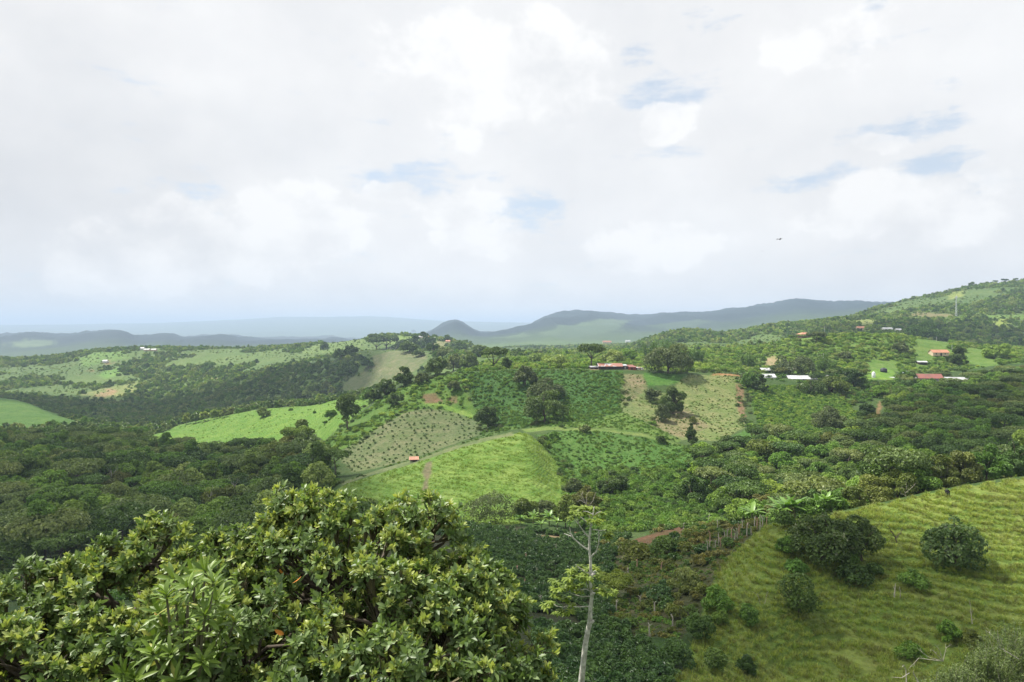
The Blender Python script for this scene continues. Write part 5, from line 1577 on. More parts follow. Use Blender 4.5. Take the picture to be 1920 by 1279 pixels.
def foreground_tree():
    r = np.random.default_rng(1001)
    S = [  # lobes of the crown: centre (u, v, distance), radii in metres
        (660, 1165, 9.4, 1.75, 1.5, 1.62), (235, 1222, 9.2, 1.5, 1.5, 1.18), (450, 1170, 9.3, .9, .9, .85), (40, 1255, 8.8, 1.3, 1.2, 1.10), (840, 1235, 8.7, .85, 1.0, 1.12), (900, 1165, 8.9, .55, .6, .52), (955, 1245, 8.6, .45, .5, .5), (590, 1020, 9.8, .72, .7, .66),
        (470, 1090, 9.4, .95, .9, .68), (800, 1040, 9.5, .55, .6, .74), (280, 1060, 9.6, .62, .6, .50), (930, 1300, 8.4, .48, .6, .5), (430, 1300, 8.0, 1.9, 1.3, 1.15), (720, 1310, 7.8, 1.5, 1.2, .95), (160, 1110, 9.2, .55, .5, .40),
        (-160, 1290, 8.8, 1.4, 1.2, 1.3), (880, 1110, 9.0, .42, .5, .36), (60, 1310, 7.9, 1.1, 1.0, .9), (1000, 1325, 8.3, .38, .4, .45), (540, 1230, 8.6, .9, .6, .7), (330, 1230, 8.5, .9, .6, .6), (720, 1180, 8.3, .8, .5, .7), (150, 1230, 8.6, .7, .5, .6)]
    C = [(world(u, v, y), np.array((a, b, c))) for u, v, y, a, b, c in S]
    clumps = []
    for ci, (c, rad) in enumerate(C):
        n = int(24 * (rad[0] * rad[1] + rad[0] * rad[2] + rad[1] * rad[2]) / 1.6) + 4
        d = unit(r.normal(0, 1, (n, 3)) + np.array((0, -.45, .55)))
        for q in d:
            p = c + q * rad * r.uniform(.80, 1.0)
            inn = any(j != ci and np.linalg.norm((p - c2) / r2) < .80 for j, (c2, r2) in enumerate(C))
            if not inn:
                clumps.append((p, q, r.uniform(.17, .30)))
    for c, rad in C:
        for q in unit(r.normal(0, 1, (int(9 * rad[0] * rad[2]) + 3, 3))):
            clumps.append((c + q * rad * r.uniform(.35, .7), q, r.uniform(.2, .32)))
    root = bpy.data.objects.new('broadleaf_tree', None)
    COL.objects.link(root)
    bx, by = -2.4, 10.2
    root.location = (bx, by, h1(bx, by) - .1)
    root['label'], root['category'] = 'big glossy leaved tree with yellow green new shoots filling the lower left', 'tree'
    O = np.array(root.location)
    base, dirs, nrms, Ls, Ws, dr, tint = [], [], [], [], [], [], []
    P = []
    zmax = 98.3
    for p, q, cr in clumps:
        nro = int(r.integers(11, 17))
        flush = r.uniform() < np.clip(.34 + .34 * (p[2] - 95.4), .25, .92)  # young yellow leaves, commoner higher up to paint in the lit top edge
        for k in range(nro):
            ax = unit((q * .7 + r.normal(0, .65, 3) + (0, 0, .35))[None])[0]
            tip = p + ax * cr * r.uniform(.55, 1.15)
            P.append(([tuple(p - q * .25 - O), tuple(p + ax * cr * .3 - O), tuple(tip - O)], [.012, .008, .005]))
            young = flush and r.uniform() < (.62 if tip[2] > p[2] + .08 else .3)
            nl = int(r.integers(8, 14))
            t1 = unit(np.cross(ax, r.normal(0, 1, 3))[None])[0]
            t2 = np.cross(ax, t1)
            for i in range(nl):
                an = i * 2.4 + r.uniform(-.3, .3)
                f = i / nl
                el = (.25 + .75 * f) * 1.35 if not young else (.12 + .55 * f) * 1.35
                el = el + r.uniform(-.2, .3)
                rd = t1 * math.cos(an) + t2 * math.sin(an)
                d = ax * math.cos(el) + rd * math.sin(el) + np.array((0, 0, -.12))
                base.append(tip - ax * .09 * f)
                dirs.append(d)
                nrms.append(ax * math.sin(el) - rd * math.cos(el) + r.normal(0, .35, 3))
                L = r.uniform(.058, .122) * (.8 if young and f < .4 else 1)
                Ls.append(L)
                Ws.append(L * r.uniform(.40, .52))
                dr.append(r.uniform(.05, .4))
                tint.append(r.uniform(.84, .955) if young and f < .75 else .995 if r.uniform() < .0012 else r.uniform(.0, .78) * (1 if not young else 1))
    base = np.array(base) - O
    v, f, k = leaf_strip(base, np.array(dirs), np.array(nrms), np.array(Ls), np.array(Ws), np.array(dr), .14)
    m = leaf_mat('glossy_leaf', (0.068, 0.100, 0.056), (0.068, 0.100, 0.056), rough=.46, spec=.5, trans=.3, flush=(0.42, 0.46, 0.12))
    me = new_mesh('broadleaf_foliage', v, f, 4, m, True, [('tint', 'FACE', 'FLOAT', np.repeat(np.array(tint, np.float32), k))])
    link('foliage', me, root)
    # withered orange leaves are single leaves of their own
    r2 = np.random.default_rng(5)
    orange = plain('withered_leaf', (0.62, 0.24, 0.05), 0.6, var=.3, scale=20)
    for u, vv, y in ((48, 1183, 7.9), (532, 1190, 6.9), (293, 1155, 7.6), (565, 1080, 8.0), (525, 1067, 8.1)):
        a, b, c = leaf_strip((world(u, vv, y) - O)[None], r2.normal(0, 1, (1, 3)), r2.normal(0, 1, (1, 3)), np.array([.12]), np.array([.045]), np.array([.2]))
        link('withered_leaf', new_mesh('withered_leaf', a, b, 4, orange, True), root)
    fork = world(560, 1420, 9.8)
    trunk = [limb((0, 0, -.4), fork - O, .26, .2, r, 6, .02)]
    for c, rad in C:
        trunk.append(limb(fork - O, c - O, .12, .05, r, 6, .06))
    for p, q, cr in clumps:
        c = min(C, key=lambda e: np.linalg.norm((p - e[0]) / e[1]))[0]
        trunk.append(limb(c - O, p - q * .2 - O, .035, .012, r, 4, .08))
    link('trunk', tube_mesh('broadleaf_trunk', trunk, BARK, 6), root)
    link('twigs', tube_mesh('broadleaf_twigs', P, plain('green_twig', (0.14, 0.13, 0.07)), 3), root)


foreground_tree()


def rosette_tree():
    """narrow leaved tree whose rosettes stand in front of the glossy one"""
    r = np.random.default_rng(77)
    root = bpy.data.objects.new('rosette_tree', None)
    COL.objects.link(root)
    bx, by = -3.0, 6.7
    root.location = (bx, by, h1(bx, by) - .1)
    root['label'], root['category'] = 'slender tree with rosettes of narrow light green leaves before the glossy tree', 'tree'
    O = np.array(root.location)
    spots = [(325, 1085), (365, 1080), (385, 1070), (400, 1090), (312, 1115), (330, 1132), (368, 1122), (352, 1100), (405, 1125), (420, 1140), (312, 1180), (345, 1170), (380, 1160), (372, 1180), (415, 1178), (385, 1152), (300, 1235), (285, 1222),
             (395, 1225), (380, 1238), (410, 1215), (310, 1265), (330, 1275), (250, 1275), (230, 1265), (345, 1205), (300, 1150), (350, 1255), (440, 1165), (290, 1195), (320, 1225), (365, 1200)]
    base, dirs, nrms, Ls, Ws, dr, tint, P = [], [], [], [], [], [], [], []
    hub = world(345, 1420, 7.2) - O
    P.append(limb((0, 0, -.3), hub, .07, .05, r, 5, .04))
    for (u, v) in spots:
        y = r.uniform(6.5, 7.2)
        p = world(u, v, y)
        mid = (world(350 + (u - 350) * .45, 1300, 7.2) - O) * .6 + (p - O) * .4
        P.append(([tuple(hub), tuple(mid), tuple(p - O)], [.03, .018, .010]))
        ax = unit((np.array((0, -.35, .9)) + r.normal(0, .3, 3))[None])[0]
        t1 = unit(np.cross(ax, r.normal(0, 1, 3))[None])[0]
        t2 = np.cross(ax, t1)
        n = int(r.integers(13, 18))
        for i in range(n):
            an, f = i * 2.4 + r.uniform(-.2, .2), i / n
            el = .35 + 1.25 * f + r.uniform(-.15, .2)
            rd = t1 * math.cos(an) + t2 * math.sin(an)
            base.append(p - O - ax * .07 * f)
            dirs.append(ax * math.cos(el) + rd * math.sin(el))
            nrms.append(ax * math.sin(el) - rd * math.cos(el) + r.normal(0, .1, 3))
            Ls.append(r.uniform(.15, .21))
            Ws.append(r.uniform(.038, .05))
            dr.append(r.uniform(.15, .5))
            tint.append(r.uniform(.1, .8) if r.uniform() > .06 else .92)
    v, f, k = leaf_strip(np.array(base), np.array(dirs), np.array(nrms), np.array(Ls), np.array(Ws), np.array(dr), .16, (.10, .34, .5, .42, .04))
    link('foliage', new_mesh('rosette_foliage', v, f, 4, leaf_mat('rosette_leaf', (0.065, 0.10, 0.026), (0.065, 0.10, 0.026), rough=.42, trans=.25, flush=(.34, .33, .06)), True,
                             [('tint', 'FACE', 'FLOAT', np.repeat(np.array(tint, np.float32), k))]), root)
    link('trunk', tube_mesh('rosette_trunk', P, plain('grey_twig', (0.17, 0.15, 0.11)), 6), root)


rosette_tree()


# ------------------------------------------------------------------ slender white barked tree
def white_tree():
    r = np.random.default_rng(303)
    Y = 22.0
    root = bpy.data.objects.new('white_barked_tree', None)
    COL.objects.link(root)
    w0 = world(1083, 1300, Y)
    gx = w0[0] - .25
    root.location = (gx, Y, h1(gx, Y))
    root['label'], root['category'] = 'slender white barked tree with sparse lime green leaf tufts', 'tree'
    O = np.array(root.location)
    W = lambda u, v, dy=0: world(u, v, Y) + np.array((0, dy, 0)) - O
    tr = [(1090, 1279, 9.3), (1094, 1240, 8.6), (1098, 1205, 8.0), (1103, 1180, 7.6), (1106, 1166, 7.4), (1107, 1140, 6.2), (1110, 1118, 5.6), (1107, 1095, 5.0), (1108, 1078, 5.2), (1107, 1050, 4.0), (1105, 1030, 3.6), (1105, 1008, 3.2), (1108, 985, 2.6), (1112, 965, 2.2), (1114, 950, 1.6)]
    pts = [(0, 0, -.6), tuple(W(1074, 1420))] + [tuple(W(a, b)) for a, b, c in tr]
    rad = [.17, .14] + [c * .62 / F * Y for a, b, c in tr]
    P = [(pts, rad)]
    br = [([(1105, 1033), (1090, 1022), (1075, 1008), (1068, 998), (1063, 994)], 2.6), ([(1075, 1008), (1070, 1000), (1068, 988)], 1.6), ([(1072, 1006), (1058, 1003)], 1.4), ([(1105, 1009), (1094, 996), (1085, 982), (1080, 966)], 2.2), ([(1084, 982), (1078, 976), (1072, 974)], 1.3),
          ([(1110, 985), (1098, 976), (1088, 967), (1080, 962)], 2.0), ([(1109, 1043), (1118, 1034), (1122, 1020), (1123, 1008), (1122, 994)], 2.2), ([(1111, 994), (1118, 995), (1126, 998), (1138, 998)], 1.8), ([(1107, 1076), (1096, 1070), (1084, 1061), (1077, 1054)], 2.6),
          ([(1107, 1118), (1092, 1118), (1076, 1113), (1060, 1104)], 2.0), ([(1106, 1108), (1098, 1104), (1080, 1106), (1062, 1102), (1050, 1096)], 1.6), ([(1106, 1137), (1085, 1136), (1074, 1133)], 2.0), ([(1076, 1134), (1058, 1141), (1045, 1142), (1032, 1135)], 1.4), ([(1103, 1105), (1100, 1094), (1098, 1088)], 1.4),
          ([(1110, 1108), (1124, 1106), (1136, 1104)], 1.8), ([(1110, 1075), (1116, 1070), (1122, 1076)], 1.6), ([(1112, 968), (1120, 960), (1126, 956)], 1.4), ([(1112, 965), (1100, 958), (1092, 956)], 1.4), ([(1060, 1104), (1045, 1112), (1040, 1116)], 1.1)]
    for p, w in br:
        dy = r.uniform(-.5, .5)
        P.append(([tuple(W(u, v, dy * i / len(p))) for i, (u, v) in enumerate(p)], [(w * .66 * (1 - .55 * i / (len(p) - 1))) / F * Y for i in range(len(p))]))
    for u, v in ((1107, 1164), (1108, 1112), (1109, 1076)):
        c = W(u + 3, v, -.05)
        P.append(([tuple(c + np.array((-.05, 0, -.06))), tuple(c), tuple(c + np.array((.07, 0, .02)))], [.05, .07, .03]))
    link('trunk', tube_mesh('white_trunk', P, plain('white_bark', (0.46, 0.43, 0.37), .8, .15, var=.35, scale=7, c2=(0.74, 0.72, 0.67), bump=.7), 10), root)
    tufts_ = [(1068, 966), (1075, 960), (1082, 958), (1090, 962), (1096, 956), (1102, 958), (1088, 956), (1112, 955), (1120, 957), (1126, 960), (1128, 964), (1122, 966), (1115, 966), (1106, 972), (1113, 972), (1119, 974), (1124, 970), (1078, 956), (1100, 966), (1108, 960),
              (1136, 998), (1141, 993), (1138, 1001),
              (1068, 1072), (1076, 1070), (1084, 1074), (1090, 1070), (1098, 1068), (1092, 1078), (1100, 1082), (1084, 1082), (1074, 1078), (1065, 1078), (1096, 1088), (1088, 1090), (1102, 1076), (1118, 1072), (1120, 1078), (1112, 1070),
              (1036, 1092), (1042, 1090), (1048, 1096), (1055, 1090), (1062, 1092), (1058, 1102), (1068, 1098), (1072, 1104), (1040, 1100), (1078, 1096), (1046, 1104), (1040, 1112), (1047, 1119), (1080, 1110), (1085, 1104), (1064, 1086), (1075, 1086), (1038, 1116), (1105, 1096), (1110, 1100),
              (1120, 1112), (1126, 1104), (1132, 1102), (1140, 1104), (1146, 1108), (1136, 1114), (1128, 1098), (1150, 1106),
              (1024, 1138), (1030, 1132), (1034, 1140), (1042, 1144), (1058, 1144), (1062, 1134), (1068, 1138), (1074, 1146), (1064, 1128), (1072, 1132), (1020, 1136), (1052, 1142)]
    base, dirs, nrms, Ls, Ws, dr, tint = [], [], [], [], [], [], []
    for u, v in tufts_:
        p = W(u, v, r.uniform(-.45, .45))
        n = 24
        tt = r.uniform(.15, .7)
        for i in range(n):
            an = i * 2.4
            el = r.uniform(-.15, .75)
            d = np.array((math.cos(an) * math.cos(el), math.sin(an) * math.cos(el), math.sin(el)))
            base.append(p + d * .015)
            dirs.append(d)
            nrms.append(np.array((0, 0, 1.0)) - d * d[2])
            Ls.append(r.uniform(.11, .17))
            Ws.append(r.uniform(.05, .075))
            dr.append(r.uniform(.35, .9))
            tint.append(np.clip(tt + r.uniform(-.2, .2), 0, .78) if r.uniform() > .08 else .9)
    v_, f_, k_ = leaf_strip(np.array(base), np.array(dirs), np.array(nrms), np.array(Ls), np.array(Ws), np.array(dr), .1)
    link('foliage', new_mesh('white_tree_foliage', v_, f_, 4, leaf_mat('lime_leaf', (0.10, 0.135, 0.03), (0.10, 0.135, 0.03), rough=.5, trans=.35, flush=(.27, .33, .06)), True,
                             [('tint', 'FACE', 'FLOAT', np.repeat(np.array(tint, np.float32), k_))]), root)


white_tree()


# ------------------------------------------------------------------ buildings
class MB:
    """collects boxes and plates into one mesh part"""
    def __init__(self):
        self.v, self.f = [], []

    def box(self, x0, x1, y0, y1, z0, z1):
        b = len(self.v)
        self.v += [(x, y, z) for z in (z0, z1) for x, y in ((x0, y0), (x1, y0), (x1, y1), (x0, y1))]
        self.f += [[b + i for i in q] for q in ((3, 2, 1, 0), (4, 5, 6, 7), (0, 1, 5, 4), (1, 2, 6, 5), (2, 3, 7, 6), (3, 0, 4, 7))]
        return self

    def slab(self, quad, t):
        """a plate: four corners (counter-clockwise from above) and a thickness downwards"""
        b = len(self.v)
        self.v += [tuple(q) for q in quad] + [(q[0], q[1], q[2] - t) for q in quad]
        self.f += [[b + i for i in q] for q in ((0, 1, 2, 3), (7, 6, 5, 4), (0, 4, 5, 1), (1, 5, 6, 2), (2, 6, 7, 3), (3, 7, 4, 0))]
        return self

    def gable(self, x0, x1, y0, y1, z0, z1):
        """triangular wall tops under a ridge along x"""
        ym = (y0 + y1) / 2
        for x, s in ((x0, 1), (x1, -1)):
            b = len(self.v)
            self.v += [(x, y0, z0), (x, y1, z0), (x, ym, z1)]
            self.f.append([b, b + 2, b + 1] if s > 0 else [b, b + 1, b + 2])
        return self

    def roof(self, x0, x1, y0, y1, z0, z1, t=.12):
        ym = (y0 + y1) / 2
        self.slab([(x0, y0, z0), (x1, y0, z0), (x1, ym, z1), (x0, ym, z1)], t)
        self.slab([(x0, ym, z1 + .003), (x1, ym, z1 + .003), (x1, y1, z0), (x0, y1, z0)], t)
        return self

    def hip(self, x0, x1, y0, y1, z0, z1, rl=.3):
        xm, w, ym = (x0 + x1) / 2, (x1 - x0) / 2 * rl, (y0 + y1) / 2
        b = len(self.v)
        self.v += [(x0, y0, z0), (x1, y0, z0), (x1, y1, z0), (x0, y1, z0), (xm - w, ym, z1), (xm + w, ym, z1)]
        self.f += [[b, b + 1, b + 5, b + 4], [b + 1, b + 2, b + 5], [b + 2, b + 3, b + 4, b + 5], [b + 3, b, b + 4], [b + 3, b + 2, b + 1, b]]
        return self

    def done(self, name, mat, parent, **kw):
        me = bpy.data.meshes.new(name)
        me.from_pydata(self.v, [], self.f)
        me.materials.append(mat)
        return link(name, me, parent, **kw)


def site(name, label, cat, u, v, y=None, rz=0.0, sink=0.0, group=None):
    if y is None:
        p = ground_at(u, v)
    else:
        x = (u - U0) / F * y
        p = Vector((x, y, CZ + (VH - v) / F * y))
    o = bpy.data.objects.new(name, None)
    COL.objects.link(o)
    o.location = (p[0], p[1], p[2] - sink)
    o.rotation_euler = (0, 0, rz)
    o['label'], o['category'] = label, cat
    if group:
        o['group'] = group
    return o, p[1] / F


WALL_W = plain('white_wall', (0.72, 0.71, 0.67), .8, var=.12, scale=.8)
WALL_C = plain('cream_wall', (0.58, 0.46, 0.33), .8, var=.15, scale=.8)
WALL_G = plain('grey_boards', (0.34, 0.33, 0.32), .85, var=.35, scale=1.5)
WALL_D = plain('dark_boards', (0.07, 0.05, 0.04), .85, var=.3, scale=1.5)
RED_W = plain('red_wall', (0.26, 0.07, 0.06), .8, var=.3, scale=1.2)
DARKIN = plain('dark_opening', (0.03, 0.03, 0.03), .8)
GLASS = plain('dark_glass', (0.04, 0.05, 0.06), .15, .5)
ROOF_W = sheet_roof('white_sheet_roof', (0.60, 0.62, 0.64), (0.45, 0.46, 0.48))
ROOF_RG = sheet_roof('patched_red_roof', (0.34, 0.15, 0.11), (0.46, 0.44, 0.44))
ROOF_R = sheet_roof('red_sheet_roof', (0.30, 0.11, 0.085), (0.24, 0.10, 0.08))
ROOF_G = sheet_roof('grey_sheet_roof', (0.50, 0.52, 0.56), (0.40, 0.41, 0.44))
ROOF_O = sheet_roof('orange_tile_roof', (0.52, 0.24, 0.14), (0.44, 0.20, 0.12), 1.5)


def shed(name, label, cat, u, v, wpx, hpx, dm, roof, wall, y=None, rz=0.0, ridge=.28, openings=(), posts=False, front=True, eave=.5, hip=False, windows=()):
    """wpx wide and hpx high as seen; dm metres deep; openings: (x0, x1) fractions covered by a dark plate, windows: fractions"""
    o, s = site(name, label, cat, u, v, y, rz, .25)
    W, H = wpx * s / 2, hpx * s + .25
    D, hw = dm, H * (1 - ridge)
    if posts:
        for x in np.linspace(-W + .2, W - .2, max(2, int(W / 1.6))):
            for y_ in (-D / 2 + .2, D / 2 - .2):
                MB().box(x - .1, x + .1, y_ - .1, y_ + .1, 0, hw - .1).done('post', WALL_G, o)
        MB().box(-W + .1, W - .1, D / 2 - .1, D / 2 + .05, 0, hw - .12).done('back_wall', wall, o)
    else:
        wl = MB().box(-W, W, -D / 2, D / 2, 0, hw - .1)
        if not hip:
            wl.gable(-W + .01, W - .01, -D / 2 + .02, D / 2 - .02, hw - .1, H - .14)
        wl.done('wall', wall, o)
        for a, b in openings:
            MB().box(-W + 2 * W * a, -W + 2 * W * b, -D / 2 - .06, -D / 2 + .02, .15, hw * .86).done('doorway_shade', DARKIN, o)  # dark plate standing in for the unlit inside of the opening
        for a in windows:
            x = -W + 2 * W * a
            w_ = MB().box(x - .55, x + .55, -D / 2 - .05, -D / 2 + .02, hw * .42, hw * .8).done('window', GLASS, o)
            MB().box(x - .65, x + .65, -D / 2 - .09, -D / 2 + .01, hw * .42 - .12, hw * .42 - .002).done('sill', WALL_G, w_)
    m = MB()
    if hip:
        m.hip(-W - eave, W + eave, -D / 2 - eave, D / 2 + eave, hw - .08, H)
    else:
        m.roof(-W - eave, W + eave, -D / 2 - eave, D / 2 + eave, hw - .02, H)
    m.done('roof', roof, o)
    return o


# farm on the crest: a string of patched sheds
shed('farm_shed', 'small grey shed at the left end of the farm buildings', 'shed', 1113, 692, 14, 6, 5, ROOF_G, WALL_D, rz=.1, openings=((.62, .9),))
shed('farm_barn', 'long open barn with patched red and grey metal roof', 'barn', 1143, 692, 44, 11, 10, ROOF_RG, WALL_D, ridge=.45, openings=((.08, .3), (.38, .62), (.68, .93)))
shed('farm_shed', 'grey boarded shed with flat grey roof in the middle of the farm', 'shed', 1164, 692, 17, 9, 7, ROOF_G, WALL_G, ridge=.2, openings=((.55, .8),))
shed('lean_to', 'long lean-to with red roof right of the grey boarded shed', 'shed', 1178, 692, 16, 8, 6, ROOF_R, WALL_G, ridge=.3, openings=((.1, .4),))
shed('farm_shed', 'red walled shed right of the lean-to', 'shed', 1185, 693, 12, 7, 5, ROOF_R, RED_W, ridge=.25, openings=((.3, .5),))
shed('farm_shed', 'whitish small shed at the right end of the farm buildings', 'shed', 1194, 693, 9, 5, 4, ROOF_RG, WALL_W, ridge=.25, openings=((.2, .45),))


def car(u, v, lab):
    o, s = site('parked_car', lab, 'car', u, v, None, .25)
    b = MB().box(-.85, .85, -2.1, 2.1, .35, .95)
    body = b.done('body', plain('white_paint', (.7, .7, .7), .4, .5, var=.05), o)
    c = MB()
    c.v += [(-.8, -1.1, .953), (.8, -1.1, .953), (.8, 1.9, .953), (-.8, 1.9, .953), (-.68, -.5, 1.55), (.68, -.5, 1.55), (.68, 1.5, 1.55), (-.68, 1.5, 1.55)]
    c.f += [[3, 2, 1, 0], [4, 5, 6, 7], [0, 1, 5, 4], [1, 2, 6, 5], [2, 3, 7, 6], [3, 0, 4, 7]]
    c.done('windscreen', GLASS, o)
    MB().box(-.72, .72, -.45, 1.45, 1.552, 1.62).done('roof', plain('white_paint', (.7, .7, .7)), o)
    for x in (-.8, .8):
        for y in (-1.35, 1.35):
            P = [([(x - .1, y, .33), (x + .1, y, .33)], [.33, .33])]
            link('wheel', tube_mesh('wheel', P, plain('tyre', (.02, .02, .02)), 12), o)
    for x in (-.6, .6):
        MB().box(x - .18, x + .18, -2.13, -2.09, .6, .78).done('headlight', plain('lamp_glass', (.8, .8, .75), .2), o)


car(1203, 694, 'small whitish car parked at the right end of the farm buildings')

shed('field_hut', 'tiny hut with red roof on posts beside the track under the young plantation', 'hut', 776, 866, 15, 10, 3.4, ROOF_O, WALL_D, posts=True, ridge=.4, eave=.35, rz=.2)
# hilltop gazebo
g, s = site('gazebo', 'open gazebo with terracotta hip roof on the shrubby hilltop', 'gazebo', 1508, 632, 745, .2, 0)
g.location[2] = h1(g.location[0], g.location[1]) + .6
W = 9.5 * s
MB().box(-W, W, -W * .8, W * .8, 0, 1.1).done('base', WALL_D, g)
MB().box(-W * .96, W * .96, -W * .76, W * .76, 1.102, 2.0).done('railing', plain('brown_boards', (.20, .12, .08)), g)
for x in (-W * .9, 0, W * .9):
    for y in (-W * .7, W * .7):
        MB().box(x - .12, x + .12, y - .12, y + .12, 2.0, 3.9).done('post', WALL_D, g)
MB().hip(-W * 1.22, W * 1.22, -W, W, 3.9, 5.9, .35).done('roof', ROOF_O, g)

shed('white_pavilion', 'open pavilion with pale roof above the white house', 'pavilion', 1438, 699, 24, 9, 7, ROOF_W, WALL_W, posts=True, ridge=.4)
shed('white_house', 'white walled house with pale sheet roof half hidden by trees', 'house', 1440, 714, 22, 13, 8, ROOF_W, WALL_W, y=518, ridge=.42, windows=(.3, .7))
shed('greenhouse', 'long low building with bright white roof behind banana plants', 'greenhouse', 1502, 715, 50, 11, 9, ROOF_W, WALL_G, y=524, ridge=.5, rz=-.12, openings=((.1, .2), (.5, .6)))
shed('white_shed', 'small white roofed shed right of the long greenhouse', 'shed', 1543, 708, 14, 6, 5, ROOF_W, WALL_G, ridge=.4)
shed('red_shed', 'long red roofed shed end to end with the white roofed one', 'shed', 1741, 716, 42, 15, 9, ROOF_R, WALL_G, y=556, ridge=.5, rz=-.14, openings=((.2, .3), (.6, .7)))
shed('white_long_shed', 'long shed with bright white roof right of the red one', 'shed', 1792, 721, 40, 14, 9, ROOF_W, WALL_G, y=556, ridge=.5, rz=-.12, openings=((.3, .4),))
shed('white_shed', 'low pale roof beside the lawn with the water tanks', 'shed', 1666, 713, 18, 6, 6, ROOF_W, WALL_C, ridge=.5, y=556)
shed('hill_house', 'orange roofed house with cream wall beside the blackish tree', 'house', 1760, 667, 30, 11, 8, ROOF_O, WALL_C, ridge=.45, windows=(.2, .75), openings=((.45, .55),))
shed('hill_shed', 'dark open shed with pale roof on the shrubby hill', 'shed', 1728, 683, 15, 6, 6, ROOF_W, WALL_D, ridge=.3, rz=-.2, openings=((.2, .8),))
shed('flat_white_building', 'low white building with flat pale roof right of the blackish tree', 'house', 1838, 682, 40, 8, 8, ROOF_W, WALL_W, ridge=.2, windows=(.1, .85), openings=((.4, .48),), y=700)
shed('white_wall_house', 'long low white house behind the bamboo clumps', 'house', 1282, 678, 60, 6, 7, ROOF_G, WALL_W, ridge=.3, y=640, windows=(.2, .5, .8))
shed('hill_house', 'orange roofed house on the distant slope under the high hill', 'house', 1613, 619, 14, 7, 9, ROOF_O, WALL_C, ridge=.45, openings=((.4, .6),))
shed('hill_house', 'white roofed house on the distant slope right of the orange one', 'house', 1663, 620, 17, 6, 9, ROOF_W, WALL_W, ridge=.4, windows=(.3, .7))
shed('hill_house', 'small white house on the distant slope, farthest right', 'house', 1684, 623, 9, 7, 8, ROOF_W, WALL_W, ridge=.4, windows=(.5,))
shed('valley_house', 'orange roofed house in the valley behind the umbrella tree', 'house', 1138, 645, 16, 6, 10, ROOF_O, WALL_C, ridge=.4, windows=(.3,))
shed('valley_house', 'white house in the valley right of the orange roofed one', 'house', 1177, 643, 9, 5, 8, ROOF_W, WALL_W, ridge=.35, windows=(.5,))
for u, v, w, h, lab in ((267, 656, 7, 5, 'white house on the left ridge, highest of the three'), (276, 658, 10, 4, 'cream house on the left ridge between two white ones'), (289, 658, 9, 4, 'white house on the left ridge, right of the cream one'),
                        (198, 680, 8, 5, 'white house standing alone on the green left hillside')):
    shed('ridge_house', lab, 'house', u, v, w, h, 10, ROOF_W, WALL_C if 'cream' in lab else WALL_W, ridge=.4, windows=(.5,))
for u, v, w, h, lab in ((790, 634, 9, 4, 'pale house on the ridge left of the small mountain'), (800, 634, 8, 4, 'orange house on the ridge left of the small mountain'), (812, 637, 8, 4, 'cream house on the ridge under the small mountain'), (840, 642, 8, 4, 'brownish house on the ridge under the small mountain')):
    shed('ridge_house', lab, 'house', u, v, w, h, 10, ROOF_O if 'orange' in lab or 'brown' in lab else ROOF_W, WALL_C, ridge=.45, windows=(.5,))


def tank(name, lab, u, v, wpx, hpx, mat, stand=0.0, y=None):
    o, s = site(name, lab, 'water tank', u, v, y, 0, .1)
    R_, H = wpx * s / 2, hpx * s
    z0 = stand * s
    if stand:
        for x in (-R_ * .7, R_ * .7):
            for y in (-R_ * .7, R_ * .7):
                MB().box(x - .12, x + .12, y - .12, y + .12, 0, z0).done('leg', WALL_G, o)
    prof = [(R_, z0), (R_, z0 + H * .3), (R_ * 1.03, z0 + H * .33), (R_, z0 + H * .36), (R_, z0 + H * .75), (R_ * .7, z0 + H * .92), (R_ * .25, z0 + H), (.01, z0 + H)]
    link('body', tube_mesh('tank_body', [([(0, 0, z) for r, z in prof], [r for r, z in prof])], mat, 20), o)
    MB().box(-R_ * .2, R_ * .2, -R_ * .2, R_ * .2, z0 + H * .97, z0 + H * 1.05).done('lid', mat, o)


tank('water_tank', 'upright white water tank on the little lawn', 1638, 708, 6.5, 11, plain('white_tank', (.72, .74, .76), .4, var=.06))
tank('water_tank', 'squat black water tank on the lawn edge', 1657, 698, 12, 8, plain('black_tank', (.03, .035, .045), .4, var=.1))
tank('water_tank', 'pale blue water tank on a stand right of the lawn', 1697, 708, 9, 9, plain('blue_tank', (.55, .63, .72), .4, var=.06), 4)

# lattice mast on the high hill, pole on the shrubby hill
o, s = site('lattice_tower', 'tall pale lattice mast standing before the high hill', 'mast', 1793, 594)
H, B = 40 * s, 3.4 * s
P = []
for q in range(4):
    a = q * math.pi / 2 + .5
    P.append(([(B * .5 * math.cos(a), B * .5 * math.sin(a), 0), (B * .17 * math.cos(a), B * .17 * math.sin(a), H * .95)], [.22, .16]))
    for k in range(9):
        z0, z1 = H * .95 * k / 9, H * .95 * (k + 1) / 9
        r0, r1 = B * (.5 - .33 * k / 9), B * (.5 - .33 * (k + 1) / 9)
        b = a + math.pi / 2
        P.append(([(r0 * math.cos(a), r0 * math.sin(a), z0), (r1 * math.cos(b), r1 * math.sin(b), z1)], [.1, .1]))
STEEL = plain('galvanised_steel', (.62, .68, .66), .5, .4, var=.1)
link('frame', tube_mesh('tower_frame', P, STEEL, 5), o)
link('mast', tube_mesh('tower_mast', [([(0, 0, H * .93), (0, 0, H * 1.04)], [.2, .12])], STEEL, 6), o)
for k, z in enumerate((.9, .82, .86)):
    a = k * 2.1 - 1.2
    MB().box(-.9, .9, -.25, .25, H * z, H * z + 2.6).done('antenna', plain('antenna_white', (.75, .75, .75)), o).location = (1.6 * math.cos(a), 1.6 * math.sin(a), 0)


